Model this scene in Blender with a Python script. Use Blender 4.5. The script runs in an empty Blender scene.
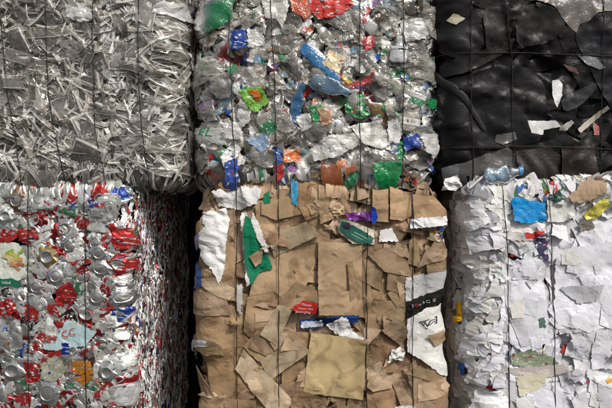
import bpy, math, random
import numpy as np
from mathutils import Vector
from mathutils.geometry import delaunay_2d_cdt

random.seed(7)
RNG = np.random.default_rng(7)
PI = math.pi
scene = bpy.context.scene
COL = scene.collection

# ------------------------------------------------------------------ camera numbers (used to measure the photograph)
D = 2.7            # camera to the face of the stack, metres
ZC = 1.03          # camera height
K = D * 36 / 35 / 612   # metres per photo pixel on the face of the stack

# ------------------------------------------------------------------ materials
def new_mat(name):
    m = bpy.data.materials.new(name); m.use_nodes = True
    nt = m.node_tree
    for n in list(nt.nodes): nt.nodes.remove(n)
    return m, nt, nt.nodes, nt.links

def base_nodes(nt, N, L, var_scale=60, var=0.25, bump_scale=90, bump=0.3, bump_dist=0.002, detail=4, ridged=False):
    a = N.new('ShaderNodeAttribute'); a.attribute_name = 'Col'
    p = N.new('ShaderNodeAttribute'); p.attribute_name = 'loc'
    nz = N.new('ShaderNodeTexNoise'); nz.inputs['Scale'].default_value = var_scale; nz.inputs['Detail'].default_value = detail
    L.new(p.outputs['Vector'], nz.inputs['Vector'])
    mr = N.new('ShaderNodeMapRange'); mr.inputs[1].default_value = .3; mr.inputs[2].default_value = .7
    mr.inputs[3].default_value = 1 - var; mr.inputs[4].default_value = 1 + var
    L.new(nz.outputs['Fac'], mr.inputs[0])
    mx = N.new('ShaderNodeVectorMath'); mx.operation = 'SCALE'
    L.new(a.outputs['Color'], mx.inputs[0]); L.new(mr.outputs[0], mx.inputs['Scale'])
    nb = N.new('ShaderNodeTexNoise'); nb.inputs['Scale'].default_value = bump_scale; nb.inputs['Detail'].default_value = 3
    if ridged:
        nb.inputs['Distortion'].default_value = 1.2
    L.new(p.outputs['Vector'], nb.inputs['Vector'])
    b = N.new('ShaderNodeBump'); b.inputs['Strength'].default_value = bump; b.inputs['Distance'].default_value = bump_dist
    L.new(nb.outputs['Fac'], b.inputs['Height'])
    return a, p, mx.outputs[0], b

def out(N, L, sh):
    o = N.new('ShaderNodeOutputMaterial'); L.new(sh, o.inputs['Surface'])

def pbsdf(N, L, col, b, rough, metal=0., spec=.5):
    s = N.new('ShaderNodeBsdfPrincipled')
    L.new(col, s.inputs['Base Color']); L.new(b.outputs[0], s.inputs['Normal'])
    s.inputs['Roughness'].default_value = rough; s.inputs['Metallic'].default_value = metal
    s.inputs['Specular IOR Level'].default_value = spec
    return s

def opaque(name, rough, metal=0., spec=.5, **kw):
    m, nt, N, L = new_mat(name)
    a, p, c, b = base_nodes(nt, N, L, **kw)
    out(N, L, pbsdf(N, L, c, b, rough, metal, spec).outputs[0])
    return m

def clear(name, rough, facing=.5, **kw):
    """thin translucent plastic: alpha of the colour attribute is how milky it is"""
    m, nt, N, L = new_mat(name)
    a, p, c, b = base_nodes(nt, N, L, **kw)
    s = pbsdf(N, L, c, b, rough, 0, .8)
    t = N.new('ShaderNodeBsdfTransparent')
    mc = N.new('ShaderNodeMix'); mc.data_type = 'RGBA'; mc.inputs[0].default_value = .55
    mc.inputs[6].default_value = (1, 1, 1, 1); 
    L.new(a.outputs['Color'], mc.inputs[7]); L.new(mc.outputs[2], t.inputs[0])
    fr = N.new('ShaderNodeLayerWeight'); fr.inputs['Blend'].default_value = .35
    L.new(b.outputs[0], fr.inputs['Normal'])
    ad = N.new('ShaderNodeMath'); ad.operation = 'MULTIPLY_ADD'; ad.use_clamp = True
    ad.inputs[1].default_value = facing
    L.new(fr.outputs['Facing'], ad.inputs[0]); L.new(a.outputs['Alpha'], ad.inputs[2])
    mx = N.new('ShaderNodeMixShader')
    L.new(ad.outputs[0], mx.inputs[0]); L.new(t.outputs[0], mx.inputs[1]); L.new(s.outputs[0], mx.inputs[2])
    # mirror-like skin over it
    g = N.new('ShaderNodeBsdfGlossy'); g.inputs['Roughness'].default_value = rough * .8
    L.new(b.outputs[0], g.inputs['Normal'])
    f2 = N.new('ShaderNodeFresnel'); f2.inputs['IOR'].default_value = 1.6; L.new(b.outputs[0], f2.inputs['Normal'])
    m2 = N.new('ShaderNodeMixShader'); L.new(f2.outputs[0], m2.inputs[0]); L.new(mx.outputs[0], m2.inputs[1]); L.new(g.outputs[0], m2.inputs[2])
    out(N, L, m2.outputs[0])
    return m

def cardboard_mat():
    m, nt, N, L = new_mat('cardboard')
    a, p, c, b = base_nodes(nt, N, L, var_scale=14, var=.2, bump_scale=30, bump=.35, bump_dist=.004, detail=7)
    # faint corrugation lines and darker stains
    w = N.new('ShaderNodeTexWave'); w.inputs['Scale'].default_value = 55; w.inputs['Distortion'].default_value = .8
    w.inputs['Detail'].default_value = 2
    L.new(p.outputs['Vector'], w.inputs['Vector'])
    b2 = N.new('ShaderNodeBump'); b2.inputs['Strength'].default_value = .18; b2.inputs['Distance'].default_value = .001
    L.new(w.outputs['Fac'], b2.inputs['Height']); L.new(b.outputs[0], b2.inputs['Normal'])
    nz = N.new('ShaderNodeTexNoise'); nz.inputs['Scale'].default_value = 9; nz.inputs['Detail'].default_value = 8; nz.inputs['Distortion'].default_value = 1.5
    L.new(p.outputs['Vector'], nz.inputs['Vector'])
    r = N.new('ShaderNodeValToRGB'); r.color_ramp.elements[0].position = .36; r.color_ramp.elements[0].color = (.55, .5, .45, 1)
    r.color_ramp.elements[1].position = .5; r.color_ramp.elements[1].color = (1, 1, 1, 1)
    L.new(nz.outputs['Fac'], r.inputs[0])
    mm = N.new('ShaderNodeMix'); mm.data_type = 'RGBA'; mm.blend_type = 'MULTIPLY'; mm.inputs[0].default_value = .8
    L.new(c, mm.inputs[6]); L.new(r.outputs[0], mm.inputs[7])
    out(N, L, pbsdf(N, L, mm.outputs[2], b2, .8, 0, .25).outputs[0])
    return m

def printed(name, rough, metal=0., scale=40, bump=.4):
    """printed packaging: the tint broken up by blocks of other ink"""
    m, nt, N, L = new_mat(name)
    a, p, c, b = base_nodes(nt, N, L, var_scale=90, var=.25, bump_scale=110, bump=bump, bump_dist=.002)
    v = N.new('ShaderNodeTexVoronoi'); v.inputs['Scale'].default_value = scale
    dis = N.new('ShaderNodeTexNoise'); dis.inputs['Scale'].default_value = 30; L.new(p.outputs['Vector'], dis.inputs['Vector'])
    mp = N.new('ShaderNodeMapping'); mp.inputs['Scale'].default_value = (.8, 1.9, 1)
    L.new(p.outputs['Vector'], mp.inputs[0]); 
    av = N.new('ShaderNodeVectorMath'); av.operation = 'MULTIPLY_ADD'; av.inputs[1].default_value = (.03, .03, .03)
    L.new(dis.outputs['Color'], av.inputs[0]); L.new(mp.outputs[0], av.inputs[2]); L.new(av.outputs[0], v.inputs['Vector'])
    sx = N.new('ShaderNodeSeparateColor'); L.new(v.outputs['Color'], sx.inputs[0])
    ramp = N.new('ShaderNodeValToRGB'); ramp.color_ramp.interpolation = 'CONSTANT'
    E = ramp.color_ramp.elements
    E[0].position = 0; E[0].color = (0, 0, 0, 1); E[1].position = .83; E[1].color = (.7, .7, .67, 1)
    for pos, cc in ((.925, (.32, .05, .045, 1)), (.94, (.04, .08, .24, 1)), (.955, (.42, .42, .42, 1)), (.985, (.06, .06, .06, 1))):
        e = E.new(pos); e.color = cc
    L.new(sx.outputs[0], ramp.inputs[0])
    gt = N.new('ShaderNodeMath'); gt.operation = 'GREATER_THAN'; gt.inputs[1].default_value = .83; L.new(sx.outputs[0], gt.inputs[0])
    mm = N.new('ShaderNodeMix'); mm.data_type = 'RGBA'
    L.new(gt.outputs[0], mm.inputs[0]); L.new(c, mm.inputs[6]); L.new(ramp.outputs[0], mm.inputs[7])
    out(N, L, pbsdf(N, L, mm.outputs[2], b, rough, metal, .5).outputs[0])
    return m

M = {}
M['tray'] = clear('clear_tray_plastic', .14, .3, var_scale=70, var=.2, bump_scale=120, bump=.5, bump_dist=.0015)
M['pet'] = clear('bottle_plastic', .1, .5, var_scale=40, var=.25, bump_scale=95, bump=.6, bump_dist=.004, ridged=True)
M['thin'] = clear('thin_coloured_film', .18, .5, var_scale=30, var=.3, bump_scale=70, bump=.8, bump_dist=.004, ridged=True)
M['film'] = opaque('plastic_film', .3, spec=.6, var_scale=25, var=.2, bump_scale=60, bump=.6, bump_dist=.003, ridged=True)
M['black'] = opaque('black_film', .4, spec=.2, var_scale=12, var=.5, bump_scale=22, bump=.45, bump_dist=.004, ridged=True, detail=8)
M['paper'] = opaque('paper', .75, spec=.25, var_scale=22, var=.07, bump_scale=45, bump=.45, bump_dist=.003, ridged=True)
M['card'] = cardboard_mat()
M['can'] = opaque('bare_aluminium', .3, metal=.85, var_scale=60, var=.25, bump_scale=110, bump=.5, bump_dist=.002)
M['print_can'] = printed('printed_can_aluminium', .3, metal=.55, scale=75)
M['print'] = printed('printed_packaging', .4, scale=85)
M['wire'] = opaque('baling_wire', .55, metal=.3, var_scale=100, var=.3, bump_scale=200, bump=.2)
M['fill'] = opaque('pressed_fill', .8, spec=.2, var_scale=35, var=.6, bump_scale=50, bump=1., bump_dist=.02)
M['ink'] = opaque('ink', .6, spec=.3, var=.05)
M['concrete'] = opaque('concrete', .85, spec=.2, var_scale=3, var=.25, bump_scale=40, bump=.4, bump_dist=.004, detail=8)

def newspaper():
    m, nt, N, L = new_mat('newsprint')
    a, p, c, b = base_nodes(nt, N, L, var_scale=22, var=.1, bump_scale=45, bump=.4, bump_dist=.003)
    br = N.new('ShaderNodeTexBrick'); br.inputs['Scale'].default_value = 60
    br.inputs['Color1'].default_value = (.35, .35, .35, 1); br.inputs['Color2'].default_value = (.75, .75, .75, 1); br.inputs['Mortar'].default_value = (1, 1, 1, 1)
    br.inputs['Mortar Size'].default_value = .04; br.inputs['Brick Width'].default_value = .9; br.inputs['Row Height'].default_value = .2
    L.new(p.outputs['Vector'], br.inputs['Vector'])
    mm = N.new('ShaderNodeMix'); mm.data_type = 'RGBA'; mm.blend_type = 'MULTIPLY'; mm.inputs[0].default_value = .7
    L.new(c, mm.inputs[6]); L.new(br.outputs['Color'], mm.inputs[7])
    out(N, L, pbsdf(N, L, mm.outputs[2], b, .8, 0, .2).outputs[0])
    return m
M['news'] = newspaper()

# ------------------------------------------------------------------ mesh objects
def mesh_obj(name, V, F, C4, loc, mat, parent=None, smooth=False):
    me = bpy.data.meshes.new(name)
    me.from_pydata(np.asarray(V, float).tolist(), [], [tuple(f) for f in F])
    n = len(V)
    ca = me.color_attributes.new('Col', 'FLOAT_COLOR', 'POINT')
    ca.data.foreach_set('color', np.asarray(C4, np.float32).reshape(-1))
    la = me.attributes.new('loc', 'FLOAT_VECTOR', 'POINT')
    la.data.foreach_set('vector', np.asarray(loc, np.float32).reshape(-1))
    if smooth: me.polygons.foreach_set('use_smooth', [True] * len(me.polygons))
    me.materials.append(mat)
    o = bpy.data.objects.new(name, me); COL.objects.link(o)
    if parent is not None:
        o.parent = parent
    return o

# ------------------------------------------------------------------ crumpling
def crumple(P, n, amp, wl, rng, ridge=True, grain=None):
    """height from creases: P (n,2|3), wl typical spacing between creases"""
    h = np.zeros(len(P))
    for k in range(n):
        d = rng.normal(size=P.shape[1]); d /= np.linalg.norm(d)
        if grain is not None:
            ga = grain + rng.normal() * .28; d = np.array([math.cos(ga), math.sin(ga)])
        f = 1 / (wl * rng.uniform(.6, 2.2))
        q = P @ d * f + rng.uniform(0, 9)
        # bend the crease a little
        d2 = rng.normal(size=P.shape[1]); d2 /= np.linalg.norm(d2)
        q = q + .5 * np.sin(P @ d2 * f * 1.3 + rng.uniform(0, 9))
        w = np.abs((q % 2) - 1) if ridge else .5 + .5 * np.sin(q * 3.14)
        h += amp / n * 2 * (w - .5) * rng.uniform(.4, 1.3)
    return h

class smoothW:
    """k rounds of averaging with the neighbours along the edges"""
    def __init__(s, n, F, k):
        E = set()
        for f in F:
            for i in range(len(f)):
                a, b = f[i], f[(i + 1) % len(f)]
                E.add((a, b) if a < b else (b, a))
        E = np.array(sorted(E)).reshape(-1, 2); s.n = n; s.k = k; s.a = E[:, 0]; s.b = E[:, 1]
        s.d = 1 + np.bincount(s.a, minlength=n) + np.bincount(s.b, minlength=n)
    def __matmul__(s, h):
        for _ in range(s.k):
            h = (h + np.bincount(s.a, h[s.b], s.n) + np.bincount(s.b, h[s.a], s.n)) / s.d
        return h

class Item:
    """a flattened piece: one or more shells (name, first, last, faces, material key, smooth)"""
    def __init__(s):
        s.V = []; s.C = []; s.shells = []; s.n = 0; s.W = None
    def add(s, name, V, F, col, mat, smooth=False):
        V = np.asarray(V, float); c = np.asarray(col, float)
        if c.ndim == 1:
            if len(c) == 3: c = np.append(c, 1.)
            c = np.tile(c, (len(V), 1))
        s.shells.append((name, s.n, s.n + len(V), F, mat, smooth))
        s.V.append(V); s.C.append(c); s.n += len(V)
    def done(s, k=3):
        s.V = np.vstack(s.V); s.C = np.vstack(s.C)
        F = []
        for (nm, a, b, f, m, sm) in s.shells: F += [tuple(i + a for i in q) for q in f]
        s.W = smoothW(s.n, F, k)
        return s

def torn(poly, rough, step, rng):
    """resample a polygon with a ragged edge"""
    out_ = []
    P = [np.array(p, float) for p in poly]
    for i in range(len(P)):
        a, b = P[i], P[(i + 1) % len(P)]
        L_ = np.linalg.norm(b - a); m = max(1, int(L_ / step))
        nrm = np.array([-(b - a)[1], (b - a)[0]]) / max(L_, 1e-6)
        for k in range(m):
            t = k / m
            j = rng.normal() * rough if k else rng.normal() * rough * .5
            out_.append(a + (b - a) * t + nrm * j)
    return out_

def sheet(poly, col, mat, rng, spacing=.018, rough=.002, folds=4, amp=.01, wl=.06, curl=.012, thick=0., name='sheet', edge_col=None, smooth=False, alpha=1., sag=2, smoothk=3, grain=None):
    cen = np.mean(np.array(poly, float), axis=0)
    B = torn([np.array(p) - cen for p in poly], rough, spacing * .8, rng)
    xs = [b[0] for b in B]; ys = [b[1] for b in B]
    pts = [Vector((b[0], b[1])) for b in B]; nb = len(pts)
    for x in np.arange(min(xs), max(xs), spacing):
        for y in np.arange(min(ys), max(ys), spacing):
            pts.append(Vector((x + rng.uniform(-.35, .35) * spacing, y + rng.uniform(-.35, .35) * spacing)))
    try:
        r = delaunay_2d_cdt(pts, [(i, (i + 1) % nb) for i in range(nb)], [], 1, 1e-5)
    except Exception:
        return None
    V2 = np.array([(v.x, v.y) for v in r[0]]); F = [tuple(f) for f in r[2] if len(f) == 3]
    if not len(F): return None
    used = sorted({i for f in F for i in f}); mp = {o: i for i, o in enumerate(used)}
    V2 = V2[used]; F = [tuple(mp[i] for i in f) for f in F]
    # outward facing
    F2 = []
    for f in F:
        a, b, c = V2[f[0]], V2[f[1]], V2[f[2]]
        F2.append(f if (b[0]-a[0])*(c[1]-a[1]) - (b[1]-a[1])*(c[0]-a[0]) > 0 else f[::-1])
    F = F2
    n = len(V2)
    h = crumple(V2, folds, amp, wl, rng, grain=grain) if folds else np.zeros(n)
    size = max(np.ptp(V2[:, 0]), np.ptp(V2[:, 1]))
    for k in range(3):      # lifted corners and edges
        a = rng.uniform(0, 2 * PI); q = V2 @ np.array([math.cos(a), math.sin(a)]) / (size * .5)
        h += curl * rng.uniform(-.3, 1) * np.clip(q - .45, 0, 1) ** 1.5 * 2
    V3 = np.column_stack([V2, h])
    it = Item()
    c = np.append(np.array(col, float), alpha)
    cc = np.tile(c, (n, 1))
    if thick:
        ec = {}
        for f in F:
            for i in range(3):
                e = (f[i], f[(i + 1) % 3])
                if (e[1], e[0]) in ec: del ec[(e[1], e[0])]
                else: ec[e] = 1
        Vb = V3.copy(); Vb[:, 2] -= thick
        bnd = sorted({i for e in ec for i in e}); m1 = {o: 2 * n + i for i, o in enumerate(bnd)}; m2 = {o: 2 * n + len(bnd) + i for i, o in enumerate(bnd)}
        VV = np.vstack([V3, Vb, V3[bnd], Vb[bnd]])
        FF = list(F) + [tuple(i + n for i in f[::-1]) for f in F] + [(m1[a], m2[a], m2[b], m1[b]) for (a, b) in ec]
        ecol = np.append(np.array(edge_col if edge_col is not None else np.array(col) * .6), alpha)
        CC = np.vstack([cc, cc, np.tile(ecol, (2 * len(bnd), 1))])
        it.add(name, VV, FF, CC, mat, smooth)
    else:
        it.add(name, V3, F, cc, mat, smooth)
    return it.done(smoothk)

def rand_poly(w, h, rng, kind=None):
    kind = kind or rng.choice(['quad', 'tri', 'pent', 'quad'])
    if kind == 'quad':
        P = [(-w/2, -h/2), (w/2, -h/2), (w/2, h/2), (-w/2, h/2)]
    elif kind == 'tri':
        P = [(-w/2, -h/2), (w/2, -h*.3), (-w*.1, h/2)]
    else:
        P = [(-w/2, -h*.3), (0, -h/2), (w/2, -h*.1), (w*.3, h/2), (-w*.35, h*.4)]
    return [(x + rng.normal() * w * .09, y + rng.normal() * h * .09) for x, y in P]

def rounded(poly, k=2):
    P = [np.array(p, float) for p in poly]
    for _ in range(k):
        Q = []
        for i in range(len(P)):
            a, b = P[i], P[(i+1) % len(P)]; Q += [a*.78 + b*.22, a*.22 + b*.78]
        P = Q
    return [tuple(p) for p in P]

def grid_faces(nu, nv, wrap=False):
    F = []
    for i in range(nu - 1):
        for j in range(nv if wrap else nv - 1):
            a = i * nv + j; b = i * nv + (j + 1) % nv
            F.append((a, a + nv, b + nv, b))
    return F

def lathe(prof, nseg=14, ph0=0.):
    V = []
    for (x, r) in prof:
        for k in range(nseg):
            t = 2 * PI * k / nseg + ph0
            V.append((x, r * math.cos(t), r * math.sin(t)))
    return np.array(V), grid_faces(len(prof), nseg, True)

def bottle(rng, L=.22, R=.036, col=(.6, .63, .65), alpha=.3, cap=None, label=None, flat=None, detail=14, name='crushed_bottle'):
    """a drinks bottle lying along x, crushed flat"""
    b = L / 2
    prof = [(-b, .0), (-b, R*.55), (-b+.006, R*.85), (-b+.02, R)]
    n = 9
    for i in range(n):
        x = -b + .03 + (L*.62 - .03) * i / (n - 1)
        prof.append((x, R * (1 - (.07 if i % 2 else 0))))
    prof += [(b-.065, R*.93), (b-.045, R*.7), (b-.028, R*.42), (b-.02, .0145), (b, .0135)]
    V, F = lathe(prof, detail)
    it = Item()
    flat = flat or rng.uniform(.25, .55)
    ph = rng.uniform(0, 9)
    bend = rng.uniform(-.9, .9); tw = rng.uniform(-2, 2); kx = rng.uniform(-.05, .05)
    rs = int(rng.integers(1e9))
    def warp(P):
        P = P.copy(); r = np.random.default_rng(rs)
        P[:, 1] *= 1.25; 
        q = crumple(P, 5, .021, .038, r)
        q2 = crumple(P, 4, .014, .05, r)
        body = np.clip((b - .03 - P[:, 0]) / .05, 0, 1)
        P[:, 2] = P[:, 2] * (1 - body * (1 - flat)) + q * body
        P[:, 1] += q2 * body
        P[:, 1] += bend * (P[:, 0] ** 2) * 2
        P[:, 2] += R * flat
        P[:, 2] += kx * P[:, 0]
        return P
    it.add(name, warp(V), F, np.append(col, alpha), 'pet', True)
    if cap is not None:
        Vc, Fc = lathe([(b-.012, .0), (b-.012, .0165), (b+.005, .0165), (b+.006, .0)], detail)
        it.add('cap', warp(Vc), Fc, cap, 'film')
    if label is not None:
        x0 = -b + L * .2; x1 = x0 + L * rng.uniform(.2, .34)
        prof = [(x0 + (x1 - x0) * i / 5, R * 1.04) for i in range(6)]
        Vl, Fl = lathe(prof, detail)
        it.add('label', warp(Vl) + np.array([0, 0, .001]), Fl, label, 'print')
    return it.done(2)

def can(rng, col, mat='print_can', pose='side', name='crushed_can'):
    R, L = .033, .115
    it = Item(); ns = 18
    rs = int(rng.integers(1e9))
    if pose == 'end':        # squashed along its length, its end facing out
        h = rng.uniform(.012, .03)
        sq = rng.uniform(.7, 1.); ang = rng.uniform(0, PI)
        def warp(P):
            r = np.random.default_rng(rs); P = P.copy()
            q = crumple(P[:, :2], 3, .006, .03, r)
            P[:, 0] *= sq; P[:, 2] += q
            return P
        ring = [(R*1.35, 0), (R*1.15, h*.35), (R*1.22, h*.6), (R*.98, h), (R*.86, h+.0035)]
        V = []
        r0 = np.random.default_rng(rs + 1)
        jag = [r0.uniform(.8, 1.35, ns) for _ in ring]
        for i, (r, z) in enumerate(ring):
            for k in range(ns):
                t = 2*PI*k/ns
                j = jag[i][k] if i < 3 else 1
                V.append((r*j*math.cos(t), r*j*math.sin(t), z))
        it.add(name, warp(np.array(V)), grid_faces(len(ring), ns, True), col, mat)
        silver = (.62, .62, .6) if rng.random() < .95 else (.55, .45, .28)
        if rng.random() < .6:   # lid with opening and tab
            ring = [(R*.87, h+.0036), (R*.83, h+.005), (R*.79, h+.0035), (R*.76, h-.002), (R*.7, h), (0.0001, h)]
        else:                   # domed base
            ring = [(R*.87, h+.003), (R*.8, h+.006), (R*.74, h+.005), (R*.68, h-.001), (R*.4, h-.006), (0.0001, h-.008)]
        V = []
        for (r, z) in ring:
            for k in range(ns):
                t = 2*PI*k/ns; V.append((r*math.cos(t), r*math.sin(t), z))
        it.add('can_end', warp(np.array(V)), grid_faces(len(ring), ns, True), silver, 'can', True)
    else:
        b = L / 2
        nr = 10
        prof = [(-b, .0), (-b+.001, R*.72), (-b+.004, R*.8), (-b+.012, R)] + [(-b+.012+(L-.03)*i/(nr-1), R) for i in range(1, nr)] + [(b-.004, R*.86), (b, R*.84), (b-.003, R*.8), (b-.004, .0)]
        V, F = lathe(prof, ns)
        flat = rng.uniform(.25, .55); short = rng.uniform(.55, 1)
        def warp(P):
            r = np.random.default_rng(rs); P = P.copy()
            q = crumple(P, 6, .026, .028, r); q2 = crumple(P, 4, .014, .03, r)
            P[:, 1] *= 1.2; P[:, 2] = P[:, 2]*flat + q; P[:, 0] = P[:, 0]*short + q2
            P[:, 2] += R*flat
            return P
        nn = len(prof)
        cc = np.tile(np.append(col, 1.), (len(V), 1))
        sil = np.array([.6, .6, .58, 1])
        cc[:ns*3] = sil; cc[(nn-4)*ns:] = sil
        it.add(name, warp(V), F, cc, mat)
    return it.done(2)

def tray(rng, w, h, d, col, alpha, name='plastic_tray'):
    """thermoformed tray: flat rim, steep walls, ribbed floor, then crushed"""
    xs = np.array([-1, -.93, -.86, -.8, -.5, -.17, .17, .5, .8, .86, .93, 1]) * w / 2
    ys = np.array([-1, -.9, -.82, -.75, -.38, 0, .38, .75, .82, .9, 1]) * h / 2
    V = []; C = []
    s = rng.choice([-1, 1])
    for i, x in enumerate(xs):
        for j, y in enumerate(ys):
            k = min(i, j, len(xs)-1-i, len(ys)-1-j)
            z = [0, 0.001, -d*.2, -d, -d*.93, -d][min(k, 5)]
            if k >= 4 and (i % 2): z += .003
            V.append((x, y, -s*z)); C.append((*col, min(1, alpha + (.6 if k in (0, 2) else 0))))
    V = np.array(V)
    V[:, 2] += crumple(V[:, :2], 5, d*.8 + .008, .06, rng)
    V[:, 0] += crumple(V, 3, .012, .06, rng); V[:, 1] += crumple(V, 3, .012, .06, rng)
    # break one side away
    a = rng.uniform(0, 2*PI); q = V[:, :2] @ np.array([math.cos(a), math.sin(a)])
    F = grid_faces(len(xs), len(ys))
    cut = rng.uniform(.15, .6) * max(w, h) / 2
    F = [f for f in F if np.mean(q[list(f)]) < cut + rng.normal()*.004]
    V[:, 2] += np.clip(q - cut*.2, 0, 1) * rng.uniform(-.5, .5)
    it = Item(); it.add(name, V, F, np.array(C), 'tray')
    return it.done(1)

def strip(rng, L, w, col, alpha, name='plastic_strip', fold=True, mat='tray', prof=None, amp=.004):
    """folded strip of stiff plastic: L, Z or channel section along x"""
    n = max(4, int(L / .018))
    p = prof or random.choice([[(-.5, 0), (-.44, .02), (0, 0), (.06, .5), (.1, .5)], [(-.5, .35), (-.42, .35), (-.25, 0), (.25, 0), (.42, .4), (.5, .4)], [(-.5, 0), (-.44, .0), (.44, 0), (.5, .08)]])
    bend = rng.normal() * .8; tw = rng.normal() * 4; kink = rng.uniform(-.3, .3) * L; ka = rng.normal() * .35
    V = []; C = []
    for i in range(n):
        x = -L/2 + L*i/(n-1)
        for j, (a, z) in enumerate(p):
            y = a*w; zz = z*w
            t = tw * x * .5
            y, zz = y*math.cos(t) - zz*math.sin(t), y*math.sin(t) + zz*math.cos(t)
            V.append((x, y + bend*x*x*1.5 + max(0, x-kink)*ka, zz)); C.append((*col, min(1, alpha + (.65 if j in (0, len(p)-1) else 0))))
    V = np.array(V)
    V[:, 2] += crumple(V, 3, amp, .04, rng) - V[:, 2].min()
    it = Item(); it.add(name, V, grid_faces(n, len(p)), np.array(C), mat)
    return it.done(0)

def text_shape(txt, size):
    cu = bpy.data.curves.new('lettering', 'FONT'); cu.body = txt; cu.size = size; cu.align_x = 'CENTER'; cu.align_y = 'CENTER'; cu.resolution_u = 2
    o = bpy.data.objects.new('lettering', cu); COL.objects.link(o)
    dg = bpy.context.evaluated_depsgraph_get(); dg.update()
    me = o.evaluated_get(dg).to_mesh()
    V = np.array([v.co[:] for v in me.vertices]); F = [tuple(p.vertices) for p in me.polygons]
    o.evaluated_get(dg).to_mesh_clear()
    bpy.data.objects.remove(o); bpy.data.curves.remove(cu)
    V[:, 2] = 0
    return V, F

def stroke_shape(pts, w):
    """closed or open line of constant width, flat"""
    V = []; F = []
    for a, b in zip(pts[:-1], pts[1:]):
        a = np.array(a, float); b = np.array(b, float); d = (b - a) / np.linalg.norm(b - a); n_ = np.array([-d[1], d[0]]) * w / 2
        a = a - d * w * .4; b = b + d * w * .4
        m = len(V); V += [(*(a - n_), 0), (*(b - n_), 0), (*(b + n_), 0), (*(a + n_), 0)]; F.append((m, m+1, m+2, m+3))
    return np.array(V), F

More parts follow.
